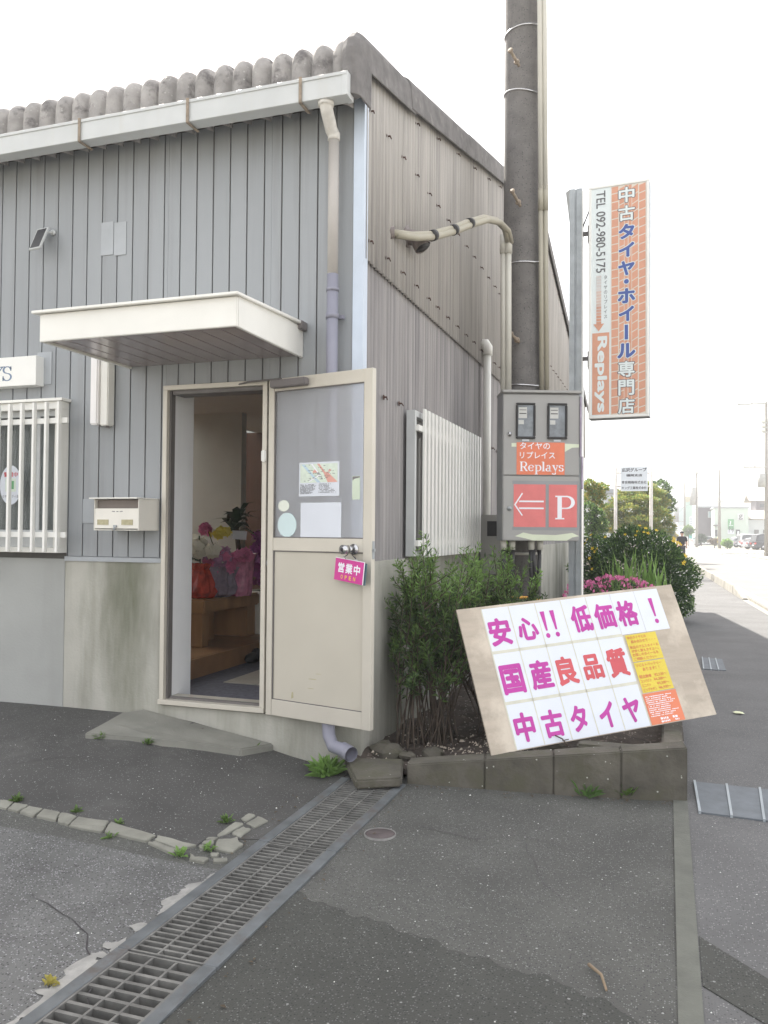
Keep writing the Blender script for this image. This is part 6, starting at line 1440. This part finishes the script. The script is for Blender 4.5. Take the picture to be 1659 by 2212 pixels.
# ------------------------------------------------------------------ far buildings
def bld(name, label, px0, px1, ytop, d, L_, mat, zb=-.6, roof=None, rmat='trim_grey', shape='flat'):
    a, c = at(px0, ytop, d), at(px1, ytop, d); T = thing(name, label, 'building', ((a.x + c.x) / 2, a.y, zb))
    b = MB(); b.box(a.x, c.x, a.y, a.y + L_, zb, a.z); b.build('wall', mat, T)
    if shape == 'flat': b = MB(); b.box(a.x - .15, c.x + .15, a.y - .15, a.y + L_ + .1, a.z + .002, a.z + .25); b.build('roof', rmat, T)
    def box(nm, x0, y0, x1, y1, m_, par=None, out=.05):
        p, q = onY(x0, y0, a.y - out), onY(x1, y1, a.y - out); return MB().box(p.x, q.x, a.y - out, a.y - .002, q.z, p.z).build(nm, m_, par or T)
    return T, a, c, box
Z8 = lambda zx: 1242.1 + zx * .2513
Y8 = lambda zy: 837 + zy * .2513
T, a, c, bx_ = bld('shop_building', 'pale mint flat roofed shop with green sign and round glasses emblem', Z8(1197), Z8(1482), Y8(1038), 124, 12, 'wall_mint')
f = bx_('shop_sign', Z8(1315), Y8(1132), Z8(1366), Y8(1220), 'sign_green', None, .12)
bx_('figure_mark', Z8(1334), Y8(1148), Z8(1341), Y8(1168), 'ink_white', f, .16); bx_('figure_mark', Z8(1330), Y8(1168), Z8(1337), Y8(1180), 'ink_white', f, .16); bx_('lettering', Z8(1322), Y8(1184), Z8(1360), Y8(1188), 'ink_white', f, .16)
f = bx_('parking_sign', Z8(1313), Y8(1222), Z8(1370), Y8(1258), 'paper', None, .10)
fm_ = wallf(onY(Z8(1322), 1140, a.y - .14).x, a.y - .14, onY(1570, Y8(1248), a.y - .14).z); b = MB(fm_); line(b, 'P→', 0, 0, (onY(Z8(1365), 1140, a.y - .14).x - fm_.translation.x), .9, .02); b.build('lettering', 'ink_grey', f)
f = bx_('logo_plate', Z8(1398), Y8(1085), Z8(1450), Y8(1140), 'wall_white', None, .10)
p, q = onY(Z8(1407), Y8(1138), a.y - .14), onY(Z8(1442), Y8(1093), a.y - .14); b = MB(wallf(p.x, a.y - .14, p.z)); line(b, 'g', 0, 0, q.x - p.x, q.z - p.z, .0); b.build('lettering', 'ink_grey', f)
f = bx_('window', Z8(1383), Y8(1222), Z8(1418), Y8(1268), 'car_glass', None, .08); bx_('door', Z8(1395), Y8(1235), Z8(1412), Y8(1300), 'sign_white', None, .1); bx_('window', Z8(1205), Y8(1225), Z8(1225), Y8(1280), 'car_glass', None, .08)
p, q = onY(Z8(1185), Y8(1180), a.y - 1), onY(Z8(1232), Y8(1192), a.y - 1); b = MB(); b.box(p.x, q.x, a.y - 1.2, a.y - .01, q.z, p.z); b.build('door_canopy', 'closer_grey', T)
T, a, c, bx_ = bld('house', 'dark purple grey building with one pale window left of the mint shop', Z8(1058), Z8(1220), Y8(1032), 134, 14, 'wall_purple')
f = bx_('window', Z8(1143), Y8(1064), Z8(1192), Y8(1120), 'gutter_pvc', None, .1); bx_('pane', Z8(1148), Y8(1069), Z8(1187), Y8(1115), 'wall_haze', f, .14)
T, a, c, bx_ = bld('workshop', 'low white workshop with rusty tin roof at the right picture edge', Z8(1482), Z8(1900), Y8(1135), 130, 12, 'wall_white', shape='none')
e = onY(Z8(1482), Y8(1058), a.y + 6).z
b = MB(); n = 60; V_ = []
for i in range(n + 1): x = a.x - .2 + (c.x - a.x) * i / n; V_ += [(x, a.y - .5, a.z + .05 + .06 * (i % 2)), (x, a.y + 6, e + .06 * (i % 2)), (x, a.y + 12.4, a.z + .05)]
b.add(V_, [(3 * i + j, 3 * i + 3 + j, 3 * i + 4 + j, 3 * i + 1 + j) for i in range(n) for j in (0, 1)]); b.build('roof', 'tin_roof', T)
for x0, x1 in ((1540, 1580), (1618, 1659), (1700, 1740)):
    f = bx_('window', Z8(x0), Y8(1223), Z8(x1), Y8(1256), 'closer_grey', None, .1)
    for k in range(2): bx_('pane', Z8(x0 + 3 + k * 18), Y8(1226), Z8(x0 + 19 + k * 18), Y8(1253), 'glass_dark', f, .13)
T, a, c, bx_ = bld('house', 'brown upper storey with pale gable roof rising behind the workshop', Z8(1556), Z8(1800), Y8(975), 146, 10, 'wall_purple', shape='none')
e = onY(Z8(1600), Y8(922), a.y + 5).z; b = MB(); b.add([(a.x - 1.2, a.y - .8, a.z), (c.x + 1, a.y - .8, a.z), (c.x + 1, a.y + 5, e), (a.x - 1.2, a.y + 5, e), (a.x - 1.2, a.y + 10.5, a.z), (c.x + 1, a.y + 10.5, a.z)], [(0, 1, 2, 3), (3, 2, 5, 4)]); b.build('roof', 'tin_roof', T)
bx_('window', Z8(1590), Y8(1000), Z8(1650), Y8(1030), 'car_glass', None, .1)
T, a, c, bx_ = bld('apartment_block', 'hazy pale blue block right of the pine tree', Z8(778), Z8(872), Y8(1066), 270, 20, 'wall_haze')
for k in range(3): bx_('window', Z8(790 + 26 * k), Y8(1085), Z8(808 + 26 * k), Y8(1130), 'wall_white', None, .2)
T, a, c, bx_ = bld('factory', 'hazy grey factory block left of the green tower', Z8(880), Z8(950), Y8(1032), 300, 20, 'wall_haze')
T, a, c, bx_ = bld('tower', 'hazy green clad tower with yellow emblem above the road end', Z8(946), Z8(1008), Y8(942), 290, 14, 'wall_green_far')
p = onY(Z8(966), Y8(962), a.y - .3); b = MB(wallf(p.x, a.y - .3, p.z)); b.disc((0, 0), 1.0, 1.0, 16, .05); b.build('emblem', 'leaf_yellow', T)
T, a, c, bx_ = bld('shed', 'long low white shed at the far end of the road', Z8(770), Z8(1012), Y8(1188), 250, 15, 'wall_white')
for k in range(6): bx_('window', Z8(790 + 36 * k), Y8(1200), Z8(812 + 36 * k), Y8(1222), 'wall_haze', None, .2)
T, a, c, bx_ = bld('office', 'white office house partly hidden behind the garden trees', 1255, 1331, 1066, 48, 8, 'wall_white', zb=-.2)
for x0, y0, x1, y1 in ((1270, 1085, 1290, 1100), (1312, 1076, 1326, 1096), (1290, 1126, 1312, 1144)): f = bx_('window', x0, y0, x1, y1, 'gutter_pvc', None, .08); bx_('pane', x0 + 2, y0 + 2, x1 - 2, y1 - 2, 'glass_dark', f, .1)
a = at(1486.5, 1150, 128); c = at(1495, 1163, 128); b = MB(); b.box(a.x, c.x, a.y, a.y + .8, c.z, a.z); b.build('vending_cabinet', 'turquoise', None, label='turquoise cabinet standing beside the road far away', cat='cabinet', loc=(a.x, a.y, c.z))
a = at(1490, 1116, 180); T = thing('signboard', 'tall narrow white roadside sign board below the green tower', 'sign', (a.x, a.y, -.6)); b = MB(); b.box(a.x, a.x + .5, a.y, a.y + .3, at(1490, 1141, 180).z, a.z); b.build('board', 'wall_white', T); b = MB(); b.tube([(a.x + .25, a.y + .15, -.8), (a.x + .25, a.y + .15, 2)], .1, 8); b.build('post', 'pole_far', T)
b = MB(wallf(a.x + .06, a.y - .01, at(1490, 1138, 180).z))
hh = a.z - at(1490, 1138, 180).z
for k in range(5): b.rect(.05, hh * (.08 + .18 * k), .33, hh * (.2 + .18 * k))
b.build('lettering', 'ink_navy', T)
# far hedges and shrubs
def far_shrub(px, py, w, h, d, mat, label, name='shrub', cat='shrub', n=500):
    c = at(px, py, d); s = d / 1790; T = thing(name, label, cat, (c.x, c.y, -.5)); rgx = np.random.default_rng(int(px)); p, dd = blob_pts(rgx, n, tuple(c), (w * s, w * s * .8, h * s), .4, -.6, .2); leaves('foliage', p, rgx.uniform(.6, 1.2, len(p)) * .0035 * d, mat, T, int(px) + 3, .6, dd)
    b = MB(); b.tube([(c.x, c.y, -.6), (c.x, c.y, c.z)], .06, 5); b.build('stem', 'bark', T)
far_shrub(1515, 1163, 8, 6, 122, 'hedge_leaf', 'dark clipped hedge below the purple building', 'hedge', 'hedge')
far_shrub(1487, 1146, 8, 8, 125, 'leaf', 'small green tree above the turquoise cabinet', 'tree', 'tree')
far_shrub(1571, 1174, 9, 6, 100, 'leaf_bright', 'light green weeds beside the bare utility pole')
far_shrub(1544, 1170, 9, 2.5, 105, 'rust_pale', 'reddish low flowers in front of the mint shop', 'flower_bed', 'flowers')
far_shrub(1440, 1150, 14, 8, 75, 'leaf_dark', 'dark shrubs at the foot of the pine along the pavement')
far_shrub(1452, 1158, 9, 5, 90, 'leaf_yellow', 'pale roadside shrubs behind the yellow flowers')
# ------------------------------------------------------------------ parked cars
def car(px, d, yaw, paint, label, kind='sedan', z0=-.47):
    o = at(px, 1170, d); L_, Wd = (4.5, .86) if kind != 'van' else (4.8, .88)
    T = thing('parked_car', label, 'car', (o.x, o.y, z0), 'cars parked across the road'); M_ = Matrix.Translation((o.x, o.y, z0)) @ Matrix.Rotation(yaw, 4, 'Z')
    low = [(-2.25, .3), (-2.28, .65), (-2.1, .92), (2.0, .88), (2.25, .7), (2.25, .3)]
    if kind == 'sedan': top = [(-1.9, .93), (-1.2, 1.38), (-.6, 1.47), (.4, 1.45), (1.25, .95)]
    elif kind == 'hatch': top = [(-2.05, .93), (-1.75, 1.3), (-.6, 1.5), (.4, 1.45), (1.45, .9)]
    else: top = [(-2.28, .95), (-2.1, 1.75), (-1.5, 1.85), (.8, 1.8), (1.75, .95)]
    b = MB(M_); n = len(low)
    def loft(poly, w0, w1):
        zs = [p[1] for p in poly]; zl, zh = min(zs), max(zs); V_ = []
        for sgn in (-1, 1):
            for x, z in poly: V_.append((x, sgn * (w0 + (w1 - w0) * (z - zl) / (zh - zl)), z))
        k = len(poly); b.add(V_, [tuple(range(k)), tuple(range(k, 2 * k))[::-1]] + [(i, k + i, k + (i + 1) % k, (i + 1) % k) for i in range(k)])
    loft(low, Wd, Wd * .96); loft(top, Wd * .95, Wd * .74); b.build('body', paint, T, bevel=.05)
    zl, zh = top[0][1], max(p[1] for p in top)
    yw = lambda z: Wd * .95 + (Wd * .74 - Wd * .95) * (z - zl) / (zh - zl)
    c_ = (sum(p[0] for p in top) / len(top), (zl + zh) / 2 + .02); g_ = [(c_[0] + (x - c_[0]) * .86, c_[1] + (z - c_[1]) * .74) for x, z in top]
    for s in (-1, 1): b = MB(M_); b.add([(x, s * (yw(z) + .012), z) for x, z in g_], [tuple(range(len(g_)))]); b.build('side_window', 'car_glass', T)
    for (pa, pb) in ((top[0], top[1]), (top[-1], top[-2])):
        dx = -.012 if pa[0] < 0 else .012; b = MB(M_); q = [(pa[0] * .9 + pb[0] * .1, pa[1] * .9 + pb[1] * .1), (pa[0] * .1 + pb[0] * .9, pa[1] * .1 + pb[1] * .9)]
        b.add([(q[0][0] + dx, -yw(q[0][1]) * .9, q[0][1] + .01), (q[0][0] + dx, yw(q[0][1]) * .9, q[0][1] + .01), (q[1][0] + dx, yw(q[1][1]) * .9, q[1][1] + .01), (q[1][0] + dx, -yw(q[1][1]) * .9, q[1][1] + .01)], [(0, 1, 2, 3)]); b.build('windscreen', 'car_glass', T)
    for x in (-1.4, 1.4):
        for s in (-1, 1): b = MB(M_); b.tube([(x, s * (Wd - .2), .33), (x, s * (Wd + .015), .33)], .33, 18); w_ = b.build('wheel', 'tyre', T); b = MB(M_); b.tube([(x, s * (Wd + .012), .33), (x, s * (Wd + .03), .33)], .2, 12); b.build('rim', 'steel', w_)
    for s in (-1, 1):
        b = MB(M_); b.box(-2.31, -2.2, s * .62 - .15, s * .62 + .15, .66, .84); b.build('tail_light', 'lamp_red', T)
        b = MB(M_); b.box(2.16, 2.27, s * .6 - .18, s * .6 + .18, .6, .74); b.build('headlight', 'sign_white', T)
    b = MB(M_); b.box(-2.30, -2.26, -.2, .2, .45, .58); b.build('number_plate', 'paper', T)
car(1605, 113, math.radians(25), 'car_silver', 'silver sedan, leftmost in the row of cars across the road', 'sedan')
car(1629, 112, math.radians(20), 'car_white', 'white minivan behind the silver sedans across the road', 'van')
car(1646, 100, math.radians(25), 'car_silver', 'silver hatchback parked in front of the white minivan', 'hatch')
car(1668, 97, math.radians(20), 'car_black', 'black car at the right picture edge beside the hatchback', 'van')
car(1528, 125, math.radians(8), 'car_white', 'white car parked beside the purple building', 'hatch', -.5)
rr = random.Random(77)
b = MB()
for k in range(60): p = at(1560 + 1.9 * k, 1186 + rr.uniform(-1, 1.5), 72); s = rr.uniform(.12, .3); b.ball((p.x, p.y, -.3), s, s, s * .8, 6, 4)
b.build('border_stones', 'line_white', kind='stuff')
# ------------------------------------------------------------------ air: thin even haze round the whole scene
b = MB(); b.box(-950, 950, -950, 950, -2.0, 48.0)
hm = bpy.data.materials.new('haze'); hm.use_nodes = True; hn = hm.node_tree; hn.nodes.clear(); ho = hn.nodes.new('ShaderNodeOutputMaterial'); hv = hn.nodes.new('ShaderNodeVolumePrincipled')
hv.inputs['Color'].default_value = (.96, .97, 1, 1); hv.inputs['Density'].default_value = HAZE; hn.links.new(hv.outputs[0], ho.inputs['Volume']); MATS['haze'] = hm
b.build('haze', 'haze', kind='stuff')
